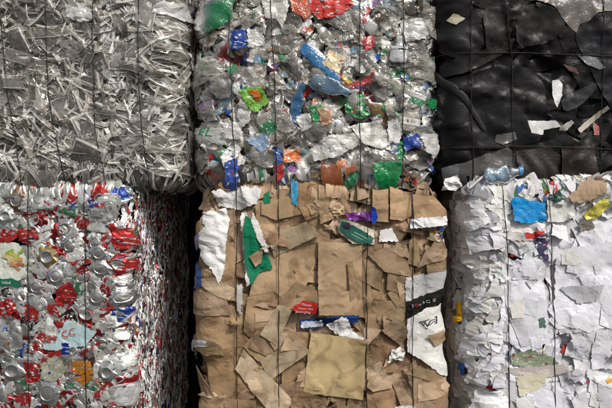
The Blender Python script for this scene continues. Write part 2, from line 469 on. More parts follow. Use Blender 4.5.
# ------------------------------------------------------------------ bales
CELL = .004
class Bale:
    def __init__(s, name, label, cat, x0, x1, y0, z0, z1, depth, r, seed, fill, lump=.02, rv=.035, group='bales stacked two high'):
        s.rng = np.random.default_rng(seed)
        s.cx = (x0 + x1) / 2; s.r = r; s.rv = rv; s.hw = (x1 - x0) / 2 - r; s.y0 = y0; s.z0 = z0; s.z1 = z1; s.depth = depth
        s.um = s.hw + r * PI / 2 + (depth - r)
        s.zt = z1 - rv; s.zb = z0 + rv
        s.vmin = s.zb - rv * PI / 2 - .03; s.vmax = s.zt + rv * PI / 2 + .25
        s.nu = int(2 * s.um / CELL) + 1; s.nv = int((s.vmax - s.vmin) / CELL) + 1
        uu = (np.arange(s.nu) * CELL - s.um); vv = np.arange(s.nv) * CELL + s.vmin
        U, Vv = np.meshgrid(uu, vv, indexing='ij')
        P = np.column_stack([U.ravel(), Vv.ravel()])
        H = crumple(P, 6, lump * 2, .17, s.rng, ridge=False) + crumple(P, 5, lump, .07, s.rng)
        s.H = H.reshape(s.nu, s.nv); s.uu = uu; s.vv = vv
        s.ID = -np.ones((s.nu, s.nv), int)
        s.items = []
        s.fill = fill
        e = bpy.data.objects.new(name, None); COL.objects.link(e)
        e.location = (s.cx, y0 + depth / 2, z0); e['label'] = label; e['category'] = cat; e['group'] = group
        e.empty_display_size = .2
        s.root = e; s.org = np.array([s.cx, y0 + depth / 2, z0])
        s.wires = []
    def P(s, px, py):
        k = K * (D + s.y0 - .02) / D
        x = (px - 306) * k - s.cx; z = ZC - (py - 204) * k
        return x, z
    def map(s, u, v, h):
        u = np.asarray(u, float); v = np.asarray(v, float)
        au = np.abs(u); sg = np.sign(u)
        a = np.clip((au - s.hw) / s.r, 0, PI / 2)
        t = np.clip(au - s.hw - s.r * PI / 2, 0, None)
        bx = s.cx + np.clip(u, -s.hw, s.hw); by = s.y0 + s.r + t
        nx = sg * np.sin(a); ny = -np.cos(a)
        up = v > s.zt; dn = v < s.zb
        ph = np.where(up, np.clip((v - s.zt) / s.rv, 0, PI / 2), np.where(dn, -np.clip((s.zb - v) / s.rv, 0, PI / 2), 0))
        e = np.where(up, np.clip(v - s.zt - s.rv * PI / 2, 0, None), np.where(dn, np.clip(s.zb - v - s.rv * PI / 2, 0, None), 0))
        z = np.clip(v, s.zb, s.zt)
        q = (s.r - s.rv) + (s.rv + h) * np.cos(ph) - e
        return np.column_stack([bx + nx * q, by + ny * q, z + (s.rv + h) * np.sin(ph)])
    def sample(s, U, V):
        i = np.clip(((U + s.um) / CELL), 0, s.nu - 1.001); j = np.clip((V - s.vmin) / CELL, 0, s.nv - 1.001)
        i0 = i.astype(int); j0 = j.astype(int); fi = i - i0; fj = j - j0; H = s.H
        return (H[i0, j0]*(1-fi)*(1-fj) + H[i0+1, j0]*fi*(1-fj) + H[i0, j0+1]*(1-fi)*fj + H[i0+1, j0+1]*fi*fj)
    def dent(s, line, depth=.026, width=.028):
        """the wire pulls the bale in along its line (list of (u,v))"""
        L_ = np.array(line)
        if abs(L_[0, 1] - L_[-1, 1]) > abs(L_[0, 0] - L_[-1, 0]):
            o = np.argsort(L_[:, 1]); c = np.interp(s.vv, L_[o, 1], L_[o, 0])
            d = s.uu[:, None] - c[None, :]
        else:
            o = np.argsort(L_[:, 0]); c = np.interp(s.uu, L_[o, 0], L_[o, 1])
            d = s.vv[None, :] - c[:, None]
        s.H -= depth * np.exp(-(d / width) ** 2)
    def place(s, it, u0, v0, rot=0., conform=.5, pct=60, tilt=(0, 0), lift=0., kind=None, label=None, splat=1, scale=1., maxh=.075, drape=False):
        if it is None: return None
        V = it.V * scale; c, sn = math.cos(rot), math.sin(rot)
        U = u0 + V[:, 0]*c - V[:, 1]*sn; W = v0 + V[:, 0]*sn + V[:, 1]*c
        hl = s.sample(U, W)
        A = np.column_stack([V[:, 0], V[:, 1], np.ones(len(V))])
        co, *_ = np.linalg.lstsq(A, hl, rcond=None)
        co[:2] = np.clip(co[:2], -.35, .35)
        pl = A @ co; res = hl - pl
        base = conform * (it.W @ hl) + (1 - conform) * (pl + np.percentile(res, pct))
        z = base + V[:, 2] + tilt[0]*V[:, 0] + tilt[1]*V[:, 1] + lift
        # the press: high spots are squeezed back
        z = np.where(z > maxh*.6, maxh*.6 + (maxh*.6)*np.tanh((z - maxh*.6)/(maxh*.9)), z)
        if drape:
            b2 = base
            for q in range(2):
                hm = np.max([s.sample(U + a, W + b) for a in (-.006, 0, .006) for b in (-.006, 0, .006)], axis=0)
                b2 = it.W @ np.maximum(b2, hm)
            rel = V[:, 2] - np.percentile(V[:, 2], 12)
            z = b2 + rel + tilt[0]*V[:, 0] + tilt[1]*V[:, 1] + lift
            z = np.maximum(z, hm + .001 + .35*np.clip(rel, 0, .02))
            z = np.where(z > .055, .055 + .02*np.tanh((z - .055)/.05), z)
            z = np.maximum(z, hm + .0015 + .25*np.clip(rel, 0, .02))
        idn = len(s.items)
        if splat is not None:
            i = np.round((U + s.um) / CELL).astype(int); j = np.round((W - s.vmin) / CELL).astype(int)
            o = np.argsort(z); i = i[o]; j = j[o]; zz = z[o] - .001
            for di in range(-splat, splat+1):
                for dj in range(-splat, splat+1):
                    a = np.clip(i+di, 0, s.nu-1); b = np.clip(j+dj, 0, s.nv-1)
                    m = zz > s.H[a, b]
                    s.H[a[m], b[m]] = zz[m]; s.ID[a[m], b[m]] = idn
        s.items.append(dict(it=it, U=U, V=W, z=z, kind=kind or it.shells[0][0], label=label, off=s.rng.uniform(0, 50, 3), scale=scale))
        return idn
    def decal(s, V, F, col, poly_c, px, py, rot, parent_id, name='lettering', lift=.002, mat='ink'):
        """flat mark lying on whatever is there"""
        c, sn = math.cos(rot), math.sin(rot)
        u0, v0 = s.P(px, py)
        U = u0 + V[:, 0]*c - V[:, 1]*sn; W = v0 + V[:, 0]*sn + V[:, 1]*c
        # read the height of the sheet it is printed on
        par = s.items[parent_id]; n = par['it'].shells[0][2]
        PU, PV, PZ = par['U'][:n], par['V'][:n], par['z'][:n]
        d = (U[:, None]-PU[None])**2 + (W[:, None]-PV[None])**2
        w = 1/(d + 1e-5)**2; z = (w*PZ[None]).sum(1)/w.sum(1)
        z = .4*z + .6*np.maximum(z, np.where(d < .012**2, PZ[None], -1).max(1))
        par.setdefault('marks', []).append((name, U, W, z + lift, F, col, mat))
    def wire(s, pts, px=True, top=True, bottom=True):
        L_ = [s.P(*p) for p in pts] if px else list(pts)
        s.wires.append(L_); s.dent(L_)
    def build_wires(s, rad=.002, col=(.02, .018, .016)):
        for L_ in s.wires:
            L_ = np.array(L_); vert = abs(L_[0, 1]-L_[-1, 1]) > abs(L_[0, 0]-L_[-1, 0])
            if vert:
                o = np.argsort(L_[:, 1]); v = np.arange(s.vmin+.06, s.vmax-.1, .012); u = np.interp(v, L_[o, 1], L_[o, 0])
                # straight on past the marked ends
            else:
                o = np.argsort(L_[:, 0]); u = np.arange(-s.um+.05, s.um-.05, .012); v = np.interp(u, L_[o, 0], L_[o, 1])
            u = u + .0015*np.sin(np.arange(len(u))*.21) + .001*np.sin(np.arange(len(u))*.57)
            h = s.sample(u, v)
            k = 7; hp = np.pad(h, k, mode='edge'); hm = np.array([np.percentile(hp[i:i+2*k+1], 78) for i in range(len(h))])
            hp = np.pad(hm, k, mode='edge'); h = np.array([hp[i:i+2*k+1].mean() for i in range(len(h))]) + rad
            Pw = s.map(u, v, h) - s.org
            n = 6; T = np.gradient(Pw, axis=0); T /= np.linalg.norm(T, axis=1, keepdims=True)
            ref = np.array([0, -1., .01]) if vert else np.array([0, 0, 1.])
            ref = np.where(np.abs(T @ ref)[:, None] > .9, np.array([1., 0, 0]), ref)
            A = np.cross(T, ref); A /= np.linalg.norm(A, axis=1, keepdims=True); B_ = np.cross(T, A)
            V = []
            for i in range(len(Pw)):
                for q in range(n):
                    t = 2*PI*q/n; V.append(Pw[i] + rad*(math.cos(t)*A[i] + math.sin(t)*B_[i]))
            mesh_obj('tie_wire', V, grid_faces(len(Pw), n, True), np.tile((*col, 1), (len(V), 1)), np.array(V), M['wire'], s.root, True)
    def core(s):
        # skin of pressed material under the pieces, closed at the back
        H0 = s.H0
        st = 3
        us = s.uu[::st]; vs = s.vv[::st]
        vs = vs[(vs > s.vmin+.02) & (vs < s.vmax-.12)]
        U, V = np.meshgrid(us, vs, indexing='ij')
        j = np.clip(np.round((vs - s.vmin)/CELL).astype(int), 0, s.nv-1)
        h = H0[::st][:, j]
        Pw = s.map(U.ravel(), V.ravel(), h.ravel() - .004 + s.rng.normal(size=h.size)*.003) - s.org
        F = grid_faces(len(us), len(vs))
        n = len(Pw)
        c = np.tile(np.append(s.fill, 1.), (n, 1)) * s.rng.uniform(.6, 1.3, (n, 1))
        # solid block inside
        hx = s.hw + s.r - .045; hy = s.depth/2 - .03; hz = s.z1 - s.z0
        cx = [(-hx, -hy+.03, .02), (hx, -hy+.03, .02), (hx, hy, .02), (-hx, hy, .02), (-hx, -hy+.03, hz-.03), (hx, -hy+.03, hz-.03), (hx, hy, hz-.03), (-hx, hy, hz-.03)]
        F2 = [(0, 3, 2, 1), (4, 5, 6, 7), (0, 1, 5, 4), (1, 2, 6, 5), (2, 3, 7, 6), (3, 0, 4, 7)]
        V = np.vstack([Pw, cx]); F += [tuple(i+n for i in f) for f in F2]
        c = np.vstack([c, np.tile(np.append(s.fill, 1.), (8, 1))])
        mesh_obj('pressed_core', V, F, c, V, M['fill'], s.root, True)
    def snapshot(s): s.H0 = s.H.copy()
    def finish(s, win, limit=98):
        """win: (u0,u1,v0,v1) seen from the front; the pieces that show largest become parts, the rest one object per kind"""
        i0 = int((win[0]+s.um)/CELL); i1 = int((win[1]+s.um)/CELL); j0 = int((win[2]-s.vmin)/CELL); j1 = int((win[3]-s.vmin)/CELL)
        ids = s.ID[max(0, i0):i1, max(0, j0):j1].ravel(); ids = ids[ids >= 0]
        cnt = np.bincount(ids, minlength=len(s.items))
        allc = np.bincount(s.ID[s.ID >= 0].ravel(), minlength=len(s.items))
        kinds = {}
        for i, d in enumerate(s.items):
            if allc[i] == 0: continue
            kinds.setdefault(d['kind'], []).append(i)
        for kind, L_ in kinds.items():
            L_.sort(key=lambda i: -(cnt[i] + (1e6 if s.items[i]['label'] else 0)))
            keep = [i for i in L_[:limit] if cnt[i] > 3 or s.items[i]['label']]; rest = L_[len(keep):]
            for i in keep:
                d = s.items[i]; it = d['it']; W = s.map(d['U'], d['V'], d['z']) - s.org
                par = None
                for (nm, a, b, F, mk, sm) in it.shells:
                    o = mesh_obj(kind if par is None else nm, W[a:b], F, it.C[a:b], it.V[a:b]*d['scale'] + d['off'], M[mk], par or s.root, sm)
                    if par is None:
                        par = o
                        if d['label']: o['label'] = d['label']
                for (nm, U, V, z, F, col, mk) in d.get('marks', []):
                    Wm = s.map(U, V, z) - s.org
                    mesh_obj(nm, Wm, F, np.tile((*col, 1), (len(Wm), 1)), Wm, M[mk], par)
            if rest:
                groups = {}
                for i in rest:
                    d = s.items[i]; it = d['it']; W = s.map(d['U'], d['V'], d['z']) - s.org
                    for (nm, a, b, F, mk, sm) in it.shells:
                        g = groups.setdefault(0, dict(V=[], F=[], C=[], L=[], n=0, mats=[], mi=[]))
                        if mk not in g['mats']: g['mats'].append(mk)
                        g['V'].append(W[a:b]); g['C'].append(it.C[a:b]); g['L'].append(it.V[a:b]*d['scale'] + d['off'])
                        g['F'] += [tuple(q + g['n'] for q in f) for f in F]; g['mi'] += [g['mats'].index(mk)]*len(F); g['n'] += b - a
                g = groups[0]
                o = mesh_obj(kind, np.vstack(g['V']), g['F'], np.vstack(g['C']), np.vstack(g['L']), M[g['mats'][0]], s.root)
                for mk in g['mats'][1:]: o.data.materials.append(M[mk])
                o.data.polygons.foreach_set('material_index', g['mi'])
                o['kind'] = 'stuff'
        s.build_wires(); s.core()

def piece(B, pts, col, mat='paper', kind='sheet', label=None, folds=4, amp=.012, wl=.07, curl=.015, spacing=.013, rough=.0025, thick=0., alpha=1., conform=.6, pct=75, lift=.002, tilt=(0, 0), smooth=False, edge_col=None, smoothk=5, grain=None):
    Q = [B.P(*p) for p in pts]; c = np.mean(np.array(Q), axis=0)
    it = sheet(Q, col, mat, B.rng, spacing=spacing, rough=rough, folds=folds, amp=amp, wl=wl, curl=curl, thick=thick, name=kind, alpha=alpha, smooth=smooth, edge_col=edge_col, smoothk=smoothk, grain=grain)
    return B.place(it, c[0], c[1], 0., conform=conform, pct=pct, lift=lift, tilt=tilt, kind=kind, label=label, splat=2, drape=True)

def vary(c, rng, a=.15):
    c = np.array(c, float) * rng.uniform(1-a, 1+a)
    return np.clip(c * rng.uniform(1-a*.25, 1+a*.25, 3), 0, .95)

PXW = K  # metres per px

# ================================================================== 1. clear plastic offcuts, upper left
def bale_trays():
    B = Bale('plastic_tray_bale', 'bale of crushed clear plastic trays and strips, resting on the bale of crushed cans', 'bale', -1.735, -.60, 0., 1.135, 2.24, 1.1, .07, 11, (.1, .09, .075), lump=.022)
    r = B.rng
    for pts in ([(4, -10), (13, 95), (20, 140), (28, 190)], [(50, -10), (52, 90), (58, 130), (70, 190)], [(96, -10), (98, 90), (100, 140), (110, 190)], [(142, -10), (142, 90), (146, 140), (152, 190)]):
        B.wire(pts)
    B.snapshot()
    def c():
        k = r.uniform(.75, .98); return np.array([k, k*.955, k*.88])
    trays = [tray(r, r.uniform(.1, .2), r.uniform(.08, .13), r.uniform(.012, .03), c(), r.uniform(.03, .2)) for _ in range(30)]
    strips = [strip(r, r.uniform(.06, .2), r.uniform(.01, .03), c(), r.choice([.02, .06, .15, .3, .6])) for _ in range(60)]
    # curved walls of cups and trays
    strips += [strip(r, r.uniform(.12, .3), r.uniform(.02, .05), c(), r.choice([0, .05, .12]), prof=[(-.5, .1), (-.44, .1), (-.4, 0), (.1, -.1), (.42, 0), (.46, .12), (.5, .12)], amp=.02) for _ in range(24)]
    bits = [sheet(rand_poly(r.uniform(.03, .1), r.uniform(.02, .06), r), c(), 'tray', r, spacing=.014, rough=.001, amp=.012, wl=.03, curl=.02, name='plastic_shard', alpha=r.uniform(.03, .35)) for _ in range(25)]
    bright = [strip(r, r.uniform(.03, .09), r.uniform(.006, .014), (.85, .85, .82), .75) for _ in range(12)]
    def pos():
        return r.uniform(-.42, .95), r.uniform(B.z0-.01, 2.05)
    for lay in range(3):
        for _ in range(210):
            u, v = pos(); B.place(trays[r.integers(len(trays))], u, v, r.uniform(0, 2*PI), .25, 50, tuple(r.normal(0, .22, 2)), scale=r.uniform(.8, 1.4))
        for _ in range(540):
            u, v = pos(); a = r.uniform(0, PI) if r.random() < .6 else r.normal(0, .35)
            B.place(strips[r.integers(len(strips))], u, v, a, .1, 45, tuple(r.normal(0, .25, 2)), scale=r.uniform(.7, 1.2))
        for _ in range(160):
            u, v = pos(); B.place(bits[r.integers(len(bits))], u, v, r.uniform(0, 2*PI), .3, 45, tuple(r.normal(0, .3, 2)))
    for _ in range(420):
        u, v = pos(); u = u if r.random() < .6 else B.hw*r.uniform(.5, 1.1); B.place(bright[r.integers(len(bright))], u, v, r.uniform(0, PI), .1, 60, tuple(r.normal(0, .2, 2)))  # pale strips crowd the right corner, painting in the highlights there
    thin = [strip(r, r.uniform(.06, .2), r.uniform(.004, .009), (.88, .85, .79), .4, prof=[(-.5, 0), (0, .4), (.5, 0)], amp=.008) for _ in range(30)]
    for _ in range(430):
        u, v = pos(); B.place(thin[r.integers(30)], u, v, r.uniform(0, PI), .1, 55, tuple(r.normal(0, .22, 2)), scale=r.uniform(.6, 1.2))
    wc = (.8, .8, .77)
    piece(B, [(160, 5), (186, 2), (188, 16), (172, 20), (155, 16)], wc, 'tray', 'plastic_tray', 'big milky white plastic tray at the upper right corner', amp=.03, wl=.04, alpha=.75)
    piece(B, [(174, 50), (192, 58), (197, 70), (180, 66)], wc, 'tray', 'plastic_tray', 'bright white plastic tray folded over the right corner', amp=.03, wl=.03, alpha=.75)
    piece(B, [(70, 8), (88, 6), (98, 22), (84, 26), (72, 20)], wc, 'tray', 'plastic_tray', 'bundle of bright milky plastic near the top', amp=.03, wl=.02, alpha=.6)
    B.finish((-.45, .65, 1.1, 1.97))
    return B

# ================================================================== 2. bottles, upper middle
def bale_bottles():
    x0 = (197.5-306)*K; x1 = (434-306)*K
    B = Bale('plastic_bottle_bale', 'bale of crushed clear plastic bottles and coloured wrappers, resting on the cardboard bale', 'bale', x0+.035, x1-.035, 0., 1.125, 2.24, 1.1, .08, 22, (.2, .165, .12), lump=.022)
    r = B.rng
    for pts in ([(230, -10), (231, 60), (234, 120), (237, 190)], [(270, -10), (274, 60), (276, 120), (277, 190)], [(359, -10), (359, 90), (360, 190)], [(402, -10), (402, 80), (401, 190)]):
        B.wire(pts)
    B.snapshot()
    capc = [(.02, .06, .3), (.75, .75, .75), (.42, .03, .03), (.7, .7, .72), (.8, .8, .8), (.1, .25, .45)]
    labc = [(.03, .08, .3), (.45, .04, .04), (.04, .22, .1), (.75, .75, .72), (.75, .75, .72), (.2, .35, .5)]
    def bt():
        q = r.random()
        if q < .72: k = r.uniform(.75, .95); col = (k, k*.95, k*.86); al = r.choice([.0, .0, .05, .1, .25])
        elif q < .8: col = (.6, .74, .84); al = r.uniform(.05, .2)
        elif q < .82: col = (.05, .4, .15); al = .35
        elif q < .97: col = (.86, .85, .81); al = r.uniform(.35, .75)
        else: col = (.35, .2, .08); al = .5
        cap = capc[r.integers(6)] if r.random() < .25 else None
        lab = labc[r.integers(6)] if r.random() < .2 else None
        return bottle(r, r.uniform(.14, .25), r.uniform(.028, .04), np.array(col), al, cap, lab)
    bots = [bt() for _ in range(60)]
    fc = [(.82, .81, .76)]*12 + [(.6, .55, .47)]*6 + [(.5, .04, .03), (.03, .15, .5), (.05, .35, .12), (.7, .3, .05), (.2, .4, .6), (.35, .3, .25)]
    films = [sheet(rounded(rand_poly(r.uniform(.05, .12), r.uniform(.04, .09), r), 1), fc[r.integers(len(fc))], 'pet' if r.random() < .65 else 'film', r, spacing=.009, amp=.022, folds=6, wl=.028, curl=.02, name='film_scrap', alpha=r.uniform(.3, .75)) for _ in range(44)]
    small = [sheet(rand_poly(r.uniform(.02, .05), r.uniform(.015, .035), r), c, 'film', r, spacing=.008, amp=.012, folds=4, wl=.02, curl=.015, name='plastic_fragment') for c in [(.5, .03, .03), (.03, .1, .4), (.03, .25, .1), (.8, .8, .78), (.8, .8, .78), (.5, .38, .2), (.25, .12, .3), (.8, .8, .78), (.1, .3, .42), (.5, .2, .1)]*2]
    def pos(): return r.uniform(-.95, .95), r.uniform(B.z0, 2.05)
    for lay in range(3):
        for _ in range(330):
            u, v = pos(); B.place(bots[r.integers(60)], u, v, r.uniform(0, 2*PI), .2, 50, tuple(r.normal(0, .2, 2)), scale=r.uniform(.5, .85), maxh=.06)
        for _ in range(110):
            u, v = pos(); B.place(films[r.integers(len(films))], u, v, r.uniform(0, 2*PI), .55, 50, tuple(r.normal(0, .12, 2)), scale=r.uniform(.7, 1.1))
        for _ in range(120):
            u, v = pos(); B.place(small[r.integers(len(small))], u, v, r.uniform(0, 2*PI), .5, 60, tuple(r.normal(0, .2, 2)), scale=r.uniform(.5, 1.1))
    wide = [sheet(rounded(rand_poly(r.uniform(.09, .17), r.uniform(.07, .12), r), 1), (.88, .85, .78), 'pet', r, spacing=.008, amp=.02, folds=7, wl=.022, curl=.02, name='film_scrap', alpha=r.uniform(.02, .25)) for _ in range(20)]
    for _ in range(95):
        u, v = pos(); B.place(wide[r.integers(20)], u, v, r.uniform(0, 6), .8, 50, tuple(r.normal(0, .08, 2)), scale=r.uniform(.7, 1.1), drape=True)
    tinyf = [sheet(rounded(rand_poly(r.uniform(.03, .07), r.uniform(.02, .05), r), 1), fc[r.integers(len(fc))], 'pet', r, spacing=.006, amp=.016, folds=7, wl=.016, curl=.02, name='film_scrap', alpha=r.uniform(.1, .6)) for _ in range(30)]
    for _ in range(260):
        u, v = pos(); B.place(tinyf[r.integers(30)], u, v, r.uniform(0, 6), .5, 50, tuple(r.normal(0, .25, 2)))
    for _ in range(250):
        u, v = pos(); B.place(small[r.integers(len(small))], u, v, r.uniform(0, 6), .6, 60, tuple(r.normal(0, .2, 2)), scale=r.uniform(.5, 1.2))
    def bot(px, py, L, R, rot, col, al, label, cap=None, lab=None):
        u, v = B.P(px, py)
        B.place(bottle(r, L, R, np.array(col), al, cap, lab, detail=18), u, v, rot, .15, 60, label=label, lift=.003)
    def pc(pts, col, label=None, mat='thin', kind='film_scrap', amp=.022, wl=.03, **kw):
        if mat == 'thin': kw.setdefault('alpha', .62)
        return piece(B, pts, col, mat, kind, label, folds=6, amp=amp, wl=wl, spacing=.009, **kw)
    bot(220, 16, .19, .045, .75, (.01, .36, .12), .45, 'crushed bright green bottle at the upper left corner')
    pc([(262, 2), (285, 0), (290, 8), (283, 32), (277, 22), (266, 20)], (.8, .78, .72), 'cream crumpled wrapper at the top')
    pc([(290, -6), (315, -6), (318, 6), (306, 22), (292, 14)], (.75, .13, .04), 'orange red film at the top edge')
    pc([(308, 0), (350, -4), (352, 10), (335, 20), (318, 22), (310, 12)], (.65, .05, .04), 'red and white printed film at the top edge', mat='print')
    pc([(232, 33), (247, 32), (249, 50), (232, 52)], (.02, .06, .3), 'navy blue wrapper with pink edges', mat='print')
    pc([(248, 32), (262, 30), (266, 48), (249, 50)], (.7, .7, .68), None, alpha=.7, mat='pet')
    bot(322, 66, .24, .026, -.75, (.03, .33, .75), .4, 'bright blue bottle crushed diagonally near the middle')
    bot(330, 88, .18, .028, -.3, (.35, .58, .78), .22, 'pale blue bottle crushed below the cream wrapper')
    pc([(329, 52), (346, 60), (338, 76), (322, 66)], (.72, .6, .36), 'cream printed label between blue bottle and red wrapper', mat='print')
    pc([(338, 74), (350, 84), (362, 82), (374, 72), (370, 84), (352, 90), (342, 86)], (.6, .03, .03), 'red wrapper with yellow edge folded to a point')
    pc([(343, 77), (351, 84), (348, 86), (341, 81)], (.8, .55, .04), 'yellow edge beside the red wrapper', kind='plastic_fragment')
    pc([(361, 42), (373, 36), (374, 48), (365, 54)], (.75, .05, .04), 'bright red square scrap right of the third wire', kind='plastic_fragment')
    bot(398, 52, .12, .03, 1.5, (.75, .78, .8), .6, 'small upright milky bottle near the right wire')
    i = pc([(239, 92), (262, 88), (270, 103), (256, 114), (248, 108)], (.25, .62, .06), 'lime green packet with an orange patch left of the second wire', amp=.012)
    pc([(248, 91), (258, 92), (264, 100), (258, 103)], (.85, .22, .02), 'orange patch on the lime green packet', kind='plastic_fragment', amp=.006, lift=.003)
    pc([(241, 100), (252, 112), (250, 122), (244, 128), (238, 118)], (.8, .79, .75), 'white torn wrapper below the lime green packet')
    bot(297, 105, .18, .022, 1.35, (.04, .2, .42), .45, 'dark blue bottle standing upright near the middle')
    pc([(310, 108), (322, 106), (326, 118), (314, 124)], (.02, .38, .1), 'green plastic scrap beside a torn opening', kind='plastic_fragment')
    pc([(316, 108), (330, 110), (332, 124), (322, 128)], (.55, .3, .16), 'brown ring of a torn bottle neck')
    pc([(296, 118), (310, 114), (312, 128), (302, 133)], (.78, .77, .72), None)
    i = pc([(198, 127), (232, 130), (242, 141), (222, 146), (208, 142)], (.82, .82, .79), 'white packet with green lettering at the left edge', amp=.008)
    V, F = text_shape('EL', .05); B.decal(V, F, (.02, .32, .1), None, 213, 133, -.25, i)
    V, F = text_shape('S', .045); B.decal(V, F, (.3, .3, .32), None, 224, 137, -.25, i)
    pc([(224, 124), (242, 123), (243, 140), (228, 140)], (.8, .78, .76), 'white square label beside the first wire', amp=.008)
    pc([(222, 158), (234, 143), (243, 150), (236, 160), (232, 178), (226, 170)], (.8, .8, .77), 'white label with red marks near the lower left', mat='print')
    pc([(226, 163), (238, 158), (240, 180), (226, 182)], (.05, .1, .4), 'blue and red printed scrap near the lower left', mat='print')
    pc([(246, 140), (266, 134), (270, 148), (262, 154)], (.35, .5, .72), None, mat='pet', alpha=.6)
    pc([(274, 150), (281, 148), (282, 165), (276, 172)], (.03, .15, .6), 'blue scrap beside the second wire', kind='plastic_fragment')
    pc([(275, 166), (283, 164), (284, 176), (276, 178)], (.75, .03, .03), 'bright red scrap below the blue scrap', kind='plastic_fragment')
    pc([(284, 150), (300, 150), (302, 162), (284, 163)], (.7, .2, .06), 'orange red printed wrapper near the bottom', mat='print')
    pc([(310, 150), (328, 136), (356, 134), (362, 144), (340, 156), (314, 162)], (.7, .69, .65), 'long pale translucent container near the bottom', mat='pet', alpha=.8, amp=.015)
    pc([(350, 128), (378, 121), (392, 142), (380, 150), (362, 144)], (.8, .79, .73), 'large milky white film sheet right of the third wire', alpha=.85, mat='pet', amp=.014)
    pc([(386, 122), (396, 120), (402, 134), (398, 144), (388, 142)], (.86, .86, .85), 'white translucent cup crushed near the right wire', alpha=.9, mat='pet')
    bot(338, 172, .16, .028, .1, (.7, .25, .1), .35, 'orange tinted bottle at the bottom edge')
    pc([(372, 163), (400, 161), (401, 172), (396, 180), (380, 181), (373, 176)], (.0, .3, .08), 'green half round bottle base at the bottom edge', amp=.01, curl=.0)
    pc([(401, 138), (413, 134), (416, 146), (404, 152)], (.03, .07, .35), 'dark blue printed scrap near the lower right', mat='print')
    pc([(415, 135), (430, 133), (432, 148), (426, 160), (417, 150)], (.82, .8, .79), 'white crumpled wrapper at the right edge')
    pc([(432, 132), (437, 133), (437, 144), (433, 145)], (.3, .13, .55), 'purple scrap sticking out of the right side', kind='plastic_fragment')
    pc([(418, 100), (428, 98), (429, 108), (420, 109)], (.01, .3, .1), 'green scrap near the right edge', kind='plastic_fragment')
    pc([(336, 162), (346, 160), (345, 168), (337, 170)], (.75, .2, .05), None, kind='plastic_fragment')
    pc([(400, 24), (416, 20), (420, 40), (404, 46)], (.8, .8, .78), None, mat='pet', alpha=.5)
    B.finish((-.6, .6, 1.1, 1.97))
    return B

